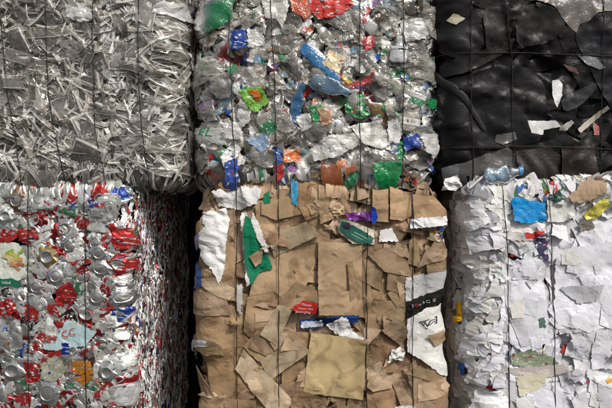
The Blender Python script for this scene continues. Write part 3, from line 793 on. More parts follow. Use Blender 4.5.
# ================================================================== 3. black film, upper right
def bale_black():
    y0 = .05
    B = Bale('black_film_bale', 'bale of folded black plastic film with a few white scraps, resting on the paper bale', 'bale', .655, 1.78, y0, 1.145, 2.24, 1.1, .06, 33, (.006, .006, .006), lump=.03)
    r = B.rng
    for pts in ([(468, -10), (468, 90), (471, 190)], [(499, -10), (508, 60), (509, 120), (512, 190)], [(597, -10), (598, 90), (595, 190)]): B.wire(pts)
    for pts in ([(440, 56), (520, 55), (612, 59)], [(440, 149), (520, 147), (612, 150)]): B.wire(pts)
    B.snapshot()
    def c():
        k = r.uniform(.003, .01); return np.array([k, k, k*1.05])
    big = [sheet(rounded(rand_poly(r.uniform(.28, .6), r.uniform(.18, .4), r)), c(), 'black', r, spacing=.011, amp=.03, folds=6, wl=.06, curl=.03, rough=.0008, name='film_sheet', smooth=True, smoothk=8, grain=r.uniform(0, PI)) for _ in range(26)]
    slim = [sheet(rounded(rand_poly(r.uniform(.2, .5), r.uniform(.02, .08), r, 'quad')), c(), 'black', r, spacing=.012, amp=.02, folds=3, wl=.05, curl=.03, rough=.0004, name='film_fold', smooth=True) for _ in range(20)]
    tiny = [sheet(rand_poly(r.uniform(.02, .07), r.uniform(.01, .03), r), k, 'film', r, spacing=.01, amp=.01, folds=3, wl=.03, name='film_scrap') for k in ((.12, .12, .12), (.05, .05, .055), (.18, .16, .15), (.03, .03, .03))*3]
    def pos(): return r.uniform(-1., .5), r.uniform(B.z0, 2.05)
    for lay in range(2):
        for _ in range(60):
            u, v = pos(); B.place(big[r.integers(len(big))], u, v, r.uniform(0, 2*PI), .7, 55, tuple(r.normal(0, .03, 2)), drape=lay > 0)
        for _ in range(45):
            u, v = pos(); B.place(slim[r.integers(len(slim))], u, v, r.normal(0, .6), .6, 55, tuple(r.normal(0, .06, 2)), drape=lay > 0)
    for _ in range(26):
        u, v = pos(); B.place(tiny[r.integers(len(tiny))], u, v, r.uniform(0, PI), .4, 60, tuple(r.normal(0, .2, 2)), scale=r.uniform(.4, 1))
    def pc(pts, col, label=None, mat='black', kind='film_sheet', smooth=True, **kw):
        kw.setdefault('amp', .026 if mat == 'black' else .015); kw.setdefault('wl', .05); kw.setdefault('rough', .0008); kw.setdefault('grain', r.uniform(0, PI)); kw.setdefault('smoothk', 9 if mat == 'black' else 5)
        return piece(B, rounded(pts, 1) if len(pts) < 7 and mat == 'black' else pts, col, mat, kind, label, smooth=smooth, **kw)
    pc([(440, 15), (460, 5), (478, 18), (480, 52), (465, 66), (446, 50)], (.016, .016, .017), 'smooth black panel with a cream sticker in the upper left', amp=.01, grain=.2, smoothk=12)
    i = pc([(457, 17), (462, 22), (458, 28), (454, 23)], (.6, .55, .4), 'small cream diamond sticker on the black panel', 'paper', 'sticker', amp=.0, curl=0, lift=.003, smooth=False)
    pc([(478, 10), (505, 8), (508, 45), (500, 52), (484, 60)], (.012, .012, .012), None)
    pc([(440, 84), (500, 66), (540, 72), (545, 140), (500, 150), (445, 150)], (.007, .007, .008), 'large smooth black film sheet across the middle', amp=.024, wl=.07, grain=1.2, smoothk=14)
    pc([(450, 62), (500, 46), (512, 40), (506, 54), (470, 72), (446, 80)], (.02, .02, .02), None, kind='film_fold')
    pc([(525, 4), (550, -4), (612, -6), (612, 14), (592, 16), (572, 36), (562, 28), (548, 10)], (.13, .11, .1), 'brownish grey film arching over the upper right', 'film', 'film_fold', amp=.02, lift=.01, wl=.08)
    pc([(510, 20), (545, 8), (562, 30), (545, 46), (512, 52)], (.018, .018, .018), None)
    pc([(565, 30), (612, 16), (612, 120), (590, 80)], (.014, .014, .017), None, amp=.02)
    pc([(572, 56), (590, 60), (600, 70), (594, 72), (582, 67)], (.16, .17, .18), 'light grey sliver of film in the upper right', 'film', 'film_scrap')
    pc([(560, 66), (572, 70), (575, 76), (566, 73)], (.12, .06, .055), None, 'film', 'film_scrap')
    pc([(556, 100), (590, 84), (592, 92), (576, 108), (560, 114)], (.04, .04, .045), None, 'black', 'film_fold', amp=.02)
    pc([(549, 82), (555, 81), (559, 86), (558, 97), (553, 109), (550, 104), (549, 95)], (.75, .76, .76), 'white upright torn scrap near the centre', 'film', 'film_scrap', amp=.01)
    pc([(524, 122), (552, 122), (557, 128), (540, 131), (539, 136), (528, 134)], (.72, .72, .7), 'white flat torn scrap below the upright one', 'film', 'film_scrap', amp=.01)
    pc([(556, 128), (568, 121), (571, 124), (562, 132), (555, 132)], (.3, .29, .27), None, 'film', 'film_scrap')
    pc([(574, 130), (603, 107), (605, 110), (590, 124), (577, 134)], (.42, .38, .32), 'long pale splinter slanting up to the right', 'film', 'film_scrap', amp=.004)
    pc([(590, 122), (596, 128), (595, 136), (590, 136)], (.35, .08, .07), 'small dull red scrap below the pale splinter', 'film', 'film_scrap', amp=.01)
    pc([(450, 168), (480, 156), (505, 148), (518, 160), (527, 184), (452, 184)], (.09, .09, .088), 'grey stiff plastic sheet in the lower left corner', 'film', 'plastic_sheet', amp=.004, wl=.1)
    pc([(451, 168), (459, 164), (460, 184), (451, 184)], (.17, .18, .18), 'paler turned edge of the grey plastic sheet', 'film', 'plastic_sheet', amp=.003)
    pc([(512, 152), (545, 148), (556, 156), (560, 182), (518, 186)], (.035, .026, .024), 'dark brown film fold near the bottom', 'film', 'film_fold', amp=.03, wl=.05)
    pc([(556, 148), (590, 146), (594, 184), (560, 184)], (.03, .02, .018), None, 'film', 'film_fold', amp=.03, wl=.06)
    pc([(493, 136), (512, 133), (514, 140), (500, 146), (492, 142)], (.1, .1, .1), None, 'film', 'film_scrap')
    # thick curved hose-like roll on the left and a curved one at the lower right
    def roll(pts, rad, col, label, kind='film_roll', lift=.012):
        Q = np.array([B.P(*p) for p in pts]); t = np.linspace(0, len(Q)-1, 26)
        q = np.column_stack([np.interp(t, range(len(Q)), Q[:, k]) for k in (0, 1)])
        for _ in range(4): q[1:-1] = (q[:-2] + q[2:] + 2*q[1:-1]) / 4
        T = np.gradient(q, axis=0); T /= np.linalg.norm(T, axis=1, keepdims=True); N_ = np.column_stack([-T[:, 1], T[:, 0]])
        V = []; c0 = q.mean(0)
        for i in range(len(q)):
            rr = rad * (1 + .15*math.sin(i*1.3)) * (.35 if i in (0, 25) else 1)
            for k in range(10):
                a = 2*PI*k/10; p2 = q[i] - c0 + N_[i]*rr*math.cos(a); V.append((p2[0], p2[1], rr*.7*math.sin(a)))
        it = Item(); it.add(kind, np.array(V), grid_faces(len(q), 10, True), col, 'black', True); it.done(6)
        B.place(it, c0[0], c0[1], 0, .5, 70, lift=lift, label=label, kind=kind)
    roll([(433, 62), (445, 74), (458, 92), (470, 112), (482, 132)], .014, (.025, .025, .026), 'long curved roll of black film slanting down from the left edge')
    roll([(612, 172), (600, 174), (588, 180), (584, 190)], .008, (.2, .2, .2), 'grey curved strip at the bottom right')
    B.finish((-.6, .3, 1.12, 1.98))
    return B

# ================================================================== 4. cans, lower left
def bale_cans():
    B = Bale('crushed_can_bale', 'bale of crushed red, white and silver drink cans, its layered right side facing the gap', 'bale', -1.86, -.79, 0., -.3, 1.105, 1.2, .045, 44, (.04, .038, .036), lump=.016)
    r = B.rng
    for pts in ([(33, 185), (33, 300), (34, 415)], [(88, 185), (89, 300), (90, 415)]): B.wire(pts)
    B.snapshot()
    cc = [(.62, .62, .58)]*10 + [(.46, .04, .04)]*6 + [(.8, .8, .76)]*9 + [(.04, .08, .35), (.05, .2, .1), (.45, .25, .12), (.3, .42, .42), (.03, .03, .03)]
    def pick():
        return vary(cc[r.integers(len(cc))], r)
    sides = [can(r, pick(), 'print_can' if r.random() < .7 else 'can', 'side') for _ in range(48)]
    ends = [can(r, pick(), 'print_can' if r.random() < .6 else 'can', 'end') for _ in range(22)]
    foil = [sheet(rounded(rand_poly(r.uniform(.03, .07), r.uniform(.02, .05), r), 1), pick(), 'print_can' if r.random() < .6 else 'can', r, spacing=.007, folds=6, amp=.018, wl=.018, curl=.02, name='can_fragment') for _ in range(44)]
    fr = B.hw + .01
    def pos(): return r.uniform(-B.hw - .03, fr), r.uniform(B.z0+.06, B.z1+.02)
    for lay in range(3):
        for _ in range(560):
            u, v = pos(); B.place(sides[r.integers(len(sides))], u, v, r.uniform(0, 2*PI), .15, 45, tuple(r.normal(0, .25, 2)), scale=r.uniform(.6, .98), maxh=.06)
        for _ in range(140):
            u, v = pos(); B.place(ends[r.integers(len(ends))], u, v, r.uniform(0, 2*PI), .1, 45, tuple(r.normal(0, .25, 2)), scale=r.uniform(.7, 1.1), maxh=.06)
        for _ in range(280):
            u, v = pos(); B.place(foil[r.integers(len(foil))], u, v, r.uniform(0, 2*PI), .3, 50, tuple(r.normal(0, .3, 2)), scale=r.uniform(.6, 1.1), maxh=.06)
    for _ in range(680):
        u, v = pos(); B.place(foil[r.integers(len(foil))], u, v, r.uniform(0, 2*PI), .3, 50, tuple(r.normal(0, .4, 2)), scale=r.uniform(.35, .75), maxh=.06)
    for _ in range(400):   # shredded rim along the top edge
        u, v = r.uniform(-B.hw, fr+.1), r.normal(B.z1-.02, .03); B.place(foil[r.integers(len(foil))], u, v, r.normal(0, .4), .3, 50, tuple(r.normal(0, .3, 2)), scale=r.uniform(.4, .8), maxh=.06)
    def pc(pts, col, label=None, mat='print_can', kind='can_fragment', amp=.016, wl=.025, **kw): return piece(B, pts, col, mat, kind, label, folds=6, amp=amp, wl=wl, spacing=.009, **kw)
    pc([(-2, 248), (10, 240), (24, 243), (31, 256), (30, 272), (20, 284), (4, 285), (-6, 270)], (.6, .62, .55), 'large round pale food tin lid with a salad picture', 'ink', 'food_label', amp=.008)
    i = len(B.items)-1
    V, F = stroke_shape([(-.045, .01), (-.02, .0), (.02, .002), (.045, -.008)], .03); B.decal(V, F, (.01, .13, .08), None, 12, 281, 0, i, 'oval_badge', .003)
    V, F = text_shape('salad', .02); B.decal(V, F, (.7, .75, .7), None, 12, 281, -.12, i, 'lettering', .0045)
    for (a, b, c, w_) in ((14, 253, (.3, .38, .06), .016), (19, 255, (.4, .42, .08), .014), (22, 259, (.5, .28, .08), .016), (24, 264, (.42, .13, .06), .013), (12, 257, (.6, .5, .3), .014), (18, 260, (.55, .36, .16), .012), (20, 266, (.45, .22, .1), .012), (16, 258, (.6, .45, .1), .01), (25, 253, (.25, .35, .08), .012)):
        V, F = stroke_shape([(-.02, 0), (0, .006), (.02, -.002)], w_); B.decal(V, F, c, None, a, b, r.uniform(-1, 1), i, 'print', .003)
    red = (.48, .035, .035)
    for k, pts in enumerate(([(0, 233), (14, 230), (28, 234), (16, 241), (2, 243)], [(24, 228), (40, 226), (44, 238), (34, 242), (24, 240)], [(60, 288), (74, 281), (82, 292), (72, 308), (60, 303)], [(98, 205), (107, 203), (108, 214), (98, 214)], [(116, 230), (126, 228), (131, 246), (120, 250), (114, 240)], [(0, 300), (18, 299), (22, 308), (10, 317), (2, 312)], [(29, 300), (44, 310), (42, 320), (30, 318)], [(29, 359), (44, 361), (46, 378), (34, 382), (29, 374)], [(122, 262), (131, 256), (130, 268), (118, 276)])):
        pc(pts, red, None, 'print_can', 'can_fragment', amp=.026, wl=.018)
    pc([(70, 318), (100, 330), (90, 343), (60, 348), (42, 346), (60, 338)], (.42, .56, .58), 'pale blue flattened can with red lettering', 'ink', 'can_fragment', amp=.008); i = len(B.items)-1
    V, F = text_shape('103', .042); B.decal(V, F, (.5, .03, .03), None, 55, 337, .12, i, 'lettering', .008)
    V, F = text_shape('CC', .045); B.decal(V, F, (.5, .03, .03), None, 73, 331, .25, i, 'lettering', .008)
    pc([(66, 340), (73, 341), (73, 352), (66, 352)], (.02, .05, .4), None)
    pc([(45, 362), (60, 352), (72, 366), (58, 380), (46, 376)], (.6, .6, .45), 'pale yellow flattened can left of the second wire')
    pc([(76, 358), (94, 358), (98, 372), (88, 384), (78, 376)], (.72, .3, .05), 'orange flattened can beside the second wire'); 
    pc([(92, 208), (114, 206), (114, 220), (93, 222)], (.7, .7, .66), 'pale rectangular foil at the top right of the front', 'can', amp=.008)
    pc([(10, 312), (24, 318), (28, 345), (16, 350)], (.78, .78, .76), 'white flattened can on the lower left', 'can')
    def endcan(px, py, sc, label, col=(.6, .6, .58)):
        u, v = B.P(px, py); B.place(can(r, np.array(col), 'can', 'end'), u, v, r.uniform(0, 6), .05, 70, tuple(r.normal(0, .12, 2)), scale=sc, label=label, kind='crushed_can', lift=.004, maxh=.07)
    for (px, py, sc, lb, col) in ((5, 352, 1.15, 'round can end at the left edge, above another round end', (.6, .6, .58)), (17, 368, 1.2, 'large round can base on the lower left', (.6, .6, .58)), (51, 256, 1., 'can with a golden round base near the first wire', (.6, .45, .2)), (60, 275, .9, 'silver can end below the golden base', (.6, .6, .6)), (104, 268, 1.1, 'silver can end facing out right of the second wire', (.6, .6, .58)), (102, 252, .9, 'white can end right of the second wire', (.7, .7, .7)), (52, 390, 1.2, 'round can end near the bottom', (.6, .6, .6)), (98, 242, .8, None, (.6, .6, .6)), (100, 296, .9, None, (.6, .6, .6)), (122, 296, .9, None, (.6, .6, .6)), (110, 370, .9, None, (.6, .6, .6)), (72, 245, .85, None, (.6, .6, .6)), (40, 286, .8, None, (.6, .6, .6)), (10, 216, .8, None, (.6, .6, .6))):
        endcan(px, py, sc, lb, col)
    # the right side shows the edges of the pressed layers: thin upright slivers
    sc_ = [(.8, .8, .78)]*16 + [(.9, .9, .88)]*14 + [(.5, .06, .06)]*3 + [(.03, .07, .35), (.05, .25, .12), (.55, .4, .12), (.02, .02, .02), (.25, .25, .25), (.35, .15, .1)]  # sliver colours whitened so this dim side looks better lit
    sl = []
    for k in range(60):
        L_ = r.uniform(.03, .1); w = r.uniform(.004, .012); n = max(4, int(L_/.008))
        ph = r.uniform(0, 9); V = []
        for a in range(n):
            x = -L_/2 + L_*a/(n-1); wob = .0025*math.sin(ph + a*1.1) + .0025*math.sin(ph*2 + a*.45)
            for (y, z) in ((-.5, 0), (-.15, .5), (.15, .6), (.5, .1)):
                V.append((x, y*w + wob, z*w + r.normal()*.0015))
        it = Item(); c0 = vary(sc_[r.integers(len(sc_))], r, .25); it.add('layered_edge', V, grid_faces(n, 4), c0, 'can' if r.random() < .3 else ('ink' if r.random() < .6 else 'print_can')); sl.append(it.done(0))
    for _ in range(6800):
        u = r.uniform(B.hw+.01, B.um-.02); v = r.uniform(B.z0+.03, B.z1+.02)
        B.place(sl[r.integers(60)], u, v, PI/2 + r.normal(0, .13), .2, 50, tuple(r.normal(0, .12, 2)), scale=r.uniform(.6, 1.2), maxh=.04)
    for _ in range(70):
        u = r.uniform(B.hw+.01, B.hw+.5); v = r.uniform(.05, B.z1)
        B.place(foil[r.integers(len(foil))], u, v, PI/2 + r.normal(0, .3), .3, 60, tuple(r.normal(0, .15, 2)), scale=r.uniform(.35, .7), maxh=.05)
    B.finish((-.15, B.um, .08, 1.12))
    return B

# ================================================================== 5. cardboard, lower middle
def bale_card():
    x0 = (197-306)*K; x1 = (442-306)*K
    B = Bale('cardboard_bale', 'bale of flattened brown cardboard boxes with green and white scraps, under the bottle bale', 'bale', x0+.04, x1-.026, 0., -.3, 1.10, 1.1, .05, 55, (.14, .09, .05), lump=.02)
    r = B.rng
    for pts in ([(237, 185), (237, 300), (238, 415)], [(279, 185), (279, 300), (279, 415)], [(367, 185), (366, 300), (365, 415)], [(412, 185), (411, 300), (411, 415)]): B.wire(pts)
    B.snapshot()
    tan = [(.43, .3, .19), (.36, .25, .155), (.48, .345, .225), (.3, .2, .12), (.53, .39, .26)]
    def ct(): return vary(tan[r.integers(5)], r, .2)
    EC = (.2, .125, .065)
    big = [sheet(rand_poly(r.uniform(.15, .32), r.uniform(.12, .28), r), ct(), 'card', r, spacing=.018, amp=.018, folds=4, wl=.11, curl=.02, thick=.004, rough=.0006, name='cardboard_sheet', edge_col=EC, smooth=False) for _ in range(30)]
    mid = [sheet(rand_poly(r.uniform(.08, .2), r.uniform(.05, .14), r, 'quad' if r.random() < .7 else None), ct(), 'card', r, spacing=.013, amp=.016, folds=5, wl=.05, curl=.025, thick=.004, rough=.0007, name='cardboard_flap', edge_col=EC) for _ in range(36)]
    scr = [sheet(rand_poly(r.uniform(.03, .08), r.uniform(.015, .04), r), c, m, r, spacing=.009, amp=.012, folds=4, wl=.025, curl=.02, name='paper_scrap') for c, m in [((.75, .74, .7), 'paper'), ((.5, .48, .44), 'paper'), ((.7, .7, .68), 'print'), ((.2, .13, .07), 'card'), ((.42, .3, .18), 'card'), ((.03, .1, .35), 'paper')]*3]
    def pos(): return r.uniform(-1., 1.), r.uniform(B.z0+.04, B.z1+.03)
    for lay in range(2):
        for _ in range(110):
            u, v = pos(); B.place(big[r.integers(30)], u, v, r.uniform(0, 2*PI), .55, 60, tuple(r.normal(0, .06, 2)))
        for _ in range(95):
            u, v = pos(); B.place(mid[r.integers(36)], u, v, r.uniform(0, 2*PI), .45, 60, tuple(r.normal(0, .12, 2)))
        for _ in range(40):
            u, v = pos(); B.place(scr[r.integers(18)], u, v, r.uniform(0, 2*PI), .45, 60, tuple(r.normal(0, .15, 2)))
    # torn, curled edges at the two corners and along the top rim
    for _ in range(120):
        sg = r.choice([-1, 1]); u = sg*(B.hw + r.uniform(-.03, .1)); v = r.uniform(.05, B.z1)
        B.place(mid[r.integers(36)], u, v, PI/2 + r.normal(0, .3), .4, 60, tuple(r.normal(0, .2, 2)), scale=r.uniform(.4, .8))
    for _ in range(110):
        u = r.uniform(-B.hw, B.hw); v = r.normal(B.z1-.01, .02)
        B.place((mid if r.random() < .8 else scr)[r.integers(18)], u, v, r.normal(0, .3), .4, 60, tuple(r.normal(0, .2, 2)), scale=r.uniform(.35, .75))
    def pc(pts, col, label=None, mat='card', kind='cardboard_sheet', **kw):
        kw.setdefault('thick', .003 if mat == 'card' else 0.); kw.setdefault('edge_col', EC if mat == 'card' else None)
        kw.setdefault('amp', .012); kw.setdefault('spacing', .012); kw.setdefault('rough', .0007 if mat == 'card' else .0018); kw.setdefault('lift', .005 if mat == 'card' else .002)
        return piece(B, pts, col, mat, kind, label, **kw)
    pc([(203, 300), (240, 292), (262, 300), (266, 345), (236, 352), (205, 350)], (.38, .25, .14), wl=.08, amp=.018)
    pc([(210, 350), (240, 346), (276, 352), (280, 410), (214, 412)], (.34, .22, .12), wl=.08, amp=.015)
    pc([(200, 225), (214, 215), (236, 250), (236, 300), (204, 305)], (.42, .28, .16), wl=.06, amp=.02)
    pc([(256, 202), (282, 196), (302, 198), (312, 214), (330, 226), (330, 240), (316, 262), (300, 300), (262, 330), (248, 300), (258, 262)], (.46, .32, .19), 'large creased tan box fanned out around the second wire', wl=.07, amp=.022, smooth=False)
    pc([(248, 296), (276, 290), (290, 316), (276, 345), (262, 350), (244, 330)], (.4, .27, .15), wl=.06, amp=.015)
    pc([(244, 345), (258, 328), (275, 334), (276, 352), (262, 362), (250, 352)], (.37, .25, .14), amp=.012)
    pc([(282, 330), (312, 332), (305, 388), (282, 392)], (.36, .24, .13), wl=.06, amp=.014)
    pc([(280, 382), (305, 378), (330, 398), (326, 414), (282, 414)], (.34, .22, .12), wl=.06)
    pc([(363, 243), (412, 246), (413, 300), (364, 300)], (.36, .24, .135), None, wl=.08, amp=.012)
    pc([(364, 298), (411, 300), (411, 336), (366, 338)], (.4, .27, .16), 'brown cardboard panel between the third and fourth wires', wl=.07, amp=.01)
    pc([(366, 336), (412, 334), (410, 372), (366, 374)], (.3, .19, .11), None, wl=.05, amp=.02)
    pc([(366, 385), (412, 378), (434, 384), (436, 412), (366, 414)], (.33, .21, .12), None, wl=.06, amp=.02)
    pc([(412, 350), (440, 372), (442, 412), (412, 412)], (.34, .23, .13), None, wl=.06, amp=.02)
    # crushed flaps and folded edges over the big panels
    flaps = [sheet(rand_poly(r.uniform(.09, .22), r.uniform(.04, .12), r), ct(), 'card', r, spacing=.012, amp=.016, folds=6, wl=.05, curl=.012, thick=.004, rough=.0007, name='cardboard_flap', edge_col=EC) for _ in range(30)]
    for _ in range(58):
        u, v = B.P(r.uniform(200, 438), r.uniform(232, 410)); B.place(flaps[r.integers(30)], u, v, r.choice([0, PI/2, .6, -.5]) + r.normal(0, .2), .7, 60, tuple(r.normal(0, .04, 2)), scale=r.uniform(.8, 1.45), lift=.002, drape=True)
    for _ in range(32):     # thin folded edges
        u, v = B.P(r.uniform(200, 438), r.uniform(215, 410)); B.place(flaps[r.integers(30)], u, v, r.choice([0, PI/2]) + r.normal(0, .3), .4, 55, tuple(r.normal(0, .25, 2)), scale=r.uniform(.25, .5))
    pc([(318, 241), (350, 243), (362, 244), (362, 316), (318, 316)], (.47, .33, .2), 'flat tan cardboard panel in the middle', wl=.12, amp=.007, curl=.006, conform=.3)
    pc([(318, 290), (340, 291), (355, 289), (358, 314), (319, 314)], (.48, .33, .2), 'small cardboard flap on the lower half of the flat tan panel', wl=.12, amp=.006, curl=.01, kind='cardboard_flap', conform=.3)
    pc([(347, 262), (352, 261), (358, 292), (350, 300)], (.4, .27, .15), None, kind='cardboard_flap')
    pc([(262, 201), (290, 198), (300, 204), (302, 214), (276, 220), (262, 214)], (.45, .31, .18), None, amp=.02, wl=.05)
    pc([(298, 192), (318, 188), (318, 216), (306, 220), (298, 206)], (.3, .19, .1), None, amp=.015, wl=.05)
    pc([(318, 192), (342, 190), (340, 216), (320, 224)], (.42, .29, .17), None, amp=.03, wl=.03)
    for q, lb in (([(372, 191), (388, 192), (388, 222), (372, 221)], 'upright tan box end just right of the third wire'), ([(389, 192), (411, 194), (412, 216), (402, 221), (389, 219)], 'tan box end left of the fourth wire at the top'), ([(412, 195), (430, 196), (440, 212), (441, 226), (414, 226)], 'tan box folded over the upper right corner')):
        pc(q, (.47, .32, .19), lb, amp=.012, wl=.06)
    for _ in range(26):
        u, v = B.P(r.uniform(310, 345), r.uniform(190, 215)); B.place(mid[r.integers(36)], u, v, r.uniform(0, 6), .4, 60, tuple(r.normal(0, .25, 2)), scale=r.uniform(.25, .5))
    W_ = (.8, .79, .77)
    def sc(pts, col, label=None, mat='paper', kind='paper_scrap', **kw):
        kw.setdefault('spacing', .008); return pc(pts, col, label, mat, kind, **kw)
    sc([(214, 194), (240, 192), (262, 193), (258, 203), (240, 210), (218, 206)], W_, 'white paper strip under the top left rim', amp=.016, wl=.03)
    sc([(208, 212), (226, 208), (230, 220), (227, 246), (226, 268), (220, 284), (215, 270), (208, 256), (205, 238), (211, 226)], W_, 'long crumpled white paper hanging down on the left', amp=.03, wl=.028, folds=7)
    sc([(198, 262), (208, 264), (210, 286), (200, 291)], (.02, .08, .3), 'dark blue film at the left edge', 'film', amp=.02, wl=.02)
    sc([(203, 236), (208, 234), (206, 250), (202, 252)], (.3, .22, .5), None, 'film')
    sc([(241, 216), (246, 210), (250, 220), (248, 250), (252, 282), (247, 286), (243, 250)], (.74, .73, .7), None, amp=.012, wl=.03)
    sc([(246, 215), (254, 219), (265, 246), (273, 268), (260, 272), (252, 284), (246, 262), (244, 236)], (.005, .19, .09), 'dark green torn box left of the second wire', amp=.012, wl=.05)
    sc([(254, 212), (259, 222), (270, 252), (266, 252), (258, 238), (252, 220)], (.75, .73, .68), None, amp=.006)
    sc([(250, 256), (264, 246), (262, 262), (256, 266)], (.46, .32, .19), None, 'card', 'cardboard_flap')
    sc([(236, 285), (243, 284), (243, 314), (237, 310)], (.6, .56, .5), None, 'news', amp=.01)
    sc([(264, 196), (270, 194), (271, 203), (265, 204)], (.01, .18, .08), None)
    sc([(291, 190), (298, 190), (297, 206), (292, 203)], (.04, .25, .45), 'blue strip near the top middle', 'film')
    sc([(344, 213), (372, 212), (372, 221), (348, 220)], (.2, .03, .28), 'purple tissue above the green carton', 'film', amp=.015, wl=.015)
    sc([(337, 220), (346, 219), (374, 230), (374, 244), (352, 243), (338, 232)], (.62, .58, .48), None, 'card', 'cardboard_flap', amp=.006)
    i = sc([(340, 221), (347, 222), (373, 237), (371, 243), (356, 242), (341, 231)], (.01, .1, .07), 'dark green carton with a purple spot right of the middle', 'ink', 'cardboard_flap', amp=.004, thick=.001)
    V, F = stroke_shape([(-.028, .014), (.028, -.014)], .002); B.decal(V, F, (.4, .6, .5), None, 360, 235, 0, i, 'lettering'); 
    V, F = stroke_shape([(-.028, .014), (.02, -.01)], .0025); B.decal(V, F, (.35, .5, .45), None, 357, 237, 0, i, 'lettering')
    V, F = stroke_shape([(-.007, 0), (.007, 0)], .016); B.decal(V, F, (.1, .01, .09), None, 347, 226, 0, i, 'print')
    sc([(371, 207), (375, 208), (377, 218), (374, 224), (370, 221)], (.01, .05, .5), 'small bright blue scrap beside the third wire', 'film')
    sc([(380, 230), (392, 228), (398, 241), (379, 242)], (.82, .81, .8), 'white torn paper right of the third wire', amp=.01)
    sc([(409, 219), (430, 217), (438, 216), (437, 225), (425, 227), (409, 228)], (.82, .82, .82), 'white rolled paper across the fourth wire', amp=.018, wl=.02, lift=.008)
    for _ in range(12):
        u, v = B.P(r.uniform(425, 440), r.uniform(226, 242)); B.place(scr[r.integers(18)], u, v, r.uniform(0, 6), .4, 60, tuple(r.normal(0, .3, 2)), scale=r.uniform(.4, .8))
    # text on the red label
    i = sc([(290, 308), (303, 299), (317, 303), (316, 313), (301, 312)], (.5, .02, .015), 'red printed triangle with three white lines of print', 'ink', 'printed_label', amp=.003, curl=.0, spacing=.012)
    for t, px, py in (('Please', 306.5, 303.6), ('reuse this', 305.5, 307.3), ('packaging', 303, 310.6)):
        V, F = text_shape(t, .017); B.decal(V, F, (.75, .6, .58), None, px, py, -.08, i)
    sc([(300, 320), (326, 316), (358, 313), (358, 321), (330, 324), (318, 328), (300, 326)], (.02, .06, .25), 'dark blue card edge below the flat tan panel', amp=.008)
    sc([(301, 321), (322, 319), (323, 325), (302, 327)], (.55, .6, .68), None, amp=.006)
    sc([(326, 324), (342, 315), (348, 318), (352, 330), (367, 338), (345, 337), (334, 332)], (.78, .77, .76), 'white crumpled paper above the yellowish square', amp=.018, wl=.025, folds=6)
    pc([(311, 331), (367, 338), (362, 397), (303, 390)], (.5, .38, .2), 'square yellowish cardboard sheet leaning in front near the bottom', wl=.14, amp=.006, curl=.006, lift=.007, rough=.001, conform=.2)
    pc([(300, 387), (330, 397), (322, 414), (290, 410), (292, 396)], (.38, .26, .15), None, amp=.01, lift=.004)
    sc([(253, 366), (262, 364), (274, 352), (268, 362), (258, 369)], (.4, .28, .16), None, 'card', 'cardboard_flap')
    sc([(387, 362), (391, 350), (400, 346), (405, 350), (403, 361), (394, 358)], (.78, .76, .72), 'small white crumpled tissue left of the fourth wire', amp=.02, wl=.015)
    pc([(368, 375), (378, 373), (391, 374), (391, 386), (372, 389), (366, 384)], (.55, .4, .26), 'pale tan flap sticking out near the bottom', amp=.01, kind='cardboard_flap', lift=.006)
    sc([(394, 404), (412, 402), (420, 412), (394, 412)], W_, None)
    sc([(199, 342), (212, 338), (214, 344), (204, 348), (202, 362), (198, 360)], (.6, .6, .58), 'grey newspaper fold at the lower left edge', 'news', amp=.02, wl=.02)
    # white box with a black band, lettering and an emblem
    sc([(404, 276), (442, 270), (443, 292), (404, 302)], (.5, .5, .5), None, amp=.006)
    i = sc([(404, 300), (424, 293), (443, 286), (443, 302), (425, 307), (405, 319)], (.012, .012, .012), 'black band with white lettering along the top of the white box', 'ink', 'box_panel', amp=.004, spacing=.012)
    for t, px, py, c in (('S', 411.0, 304.6, (.75, .75, .75)), ('O', 414.6, 303.8, (.65, .05, .02)), ('U', 418.6, 302.8, (.75, .75, .75)), ('R', 422.6, 301.8, (.75, .75, .75)), ('C', 426.4, 300.9, (.75, .75, .75)), ('E', 430.2, 300.0, (.75, .75, .75))):
        V, F = text_shape(t, .021); B.decal(V, F, c, None, px, py, .2, i)
    i = sc([(406, 318), (424, 308), (441, 304), (443, 330), (440, 378), (433, 374), (426, 362), (407, 351)], (.72, .71, .68), 'white box panel with a black triangular emblem', 'paper', 'box_panel', amp=.012, wl=.06, spacing=.012)
    sc_ = PXW
    E = [(418.3, 321), (426, 319.5), (432.5, 316.5), (431.8, 322.5), (425.5, 327.8), (418.3, 321)]
    c0 = (425.5, 322)
    q = [((x-c0[0])*sc_, -(y-c0[1])*sc_) for x, y in E]
    V, F = stroke_shape(q, .0035); B.decal(V, F, (.015, .015, .015), None, c0[0], c0[1], 0, i, 'emblem')
    for E in ([(421, 322), (423, 325), (424.4, 321.2), (426.4, 325.2), (428, 320.2)], [(428, 320.2), (431, 318.6)], [(426.4, 325.2), (431, 320.5)], [(421, 322), (424.4, 321.2)]):
        q = [((x-c0[0])*sc_, -(y-c0[1])*sc_) for x, y in E]
        V, F = stroke_shape(q, .0028); B.decal(V, F, (.015, .015, .015), None, c0[0], c0[1], 0, i, 'emblem')
    sc([(426, 334), (436, 330), (438, 340), (430, 345)], (.4, .28, .17), None, 'card', 'cardboard_flap', amp=.01)
    B.finish((-.6, .6, .08, 1.13))
    return B

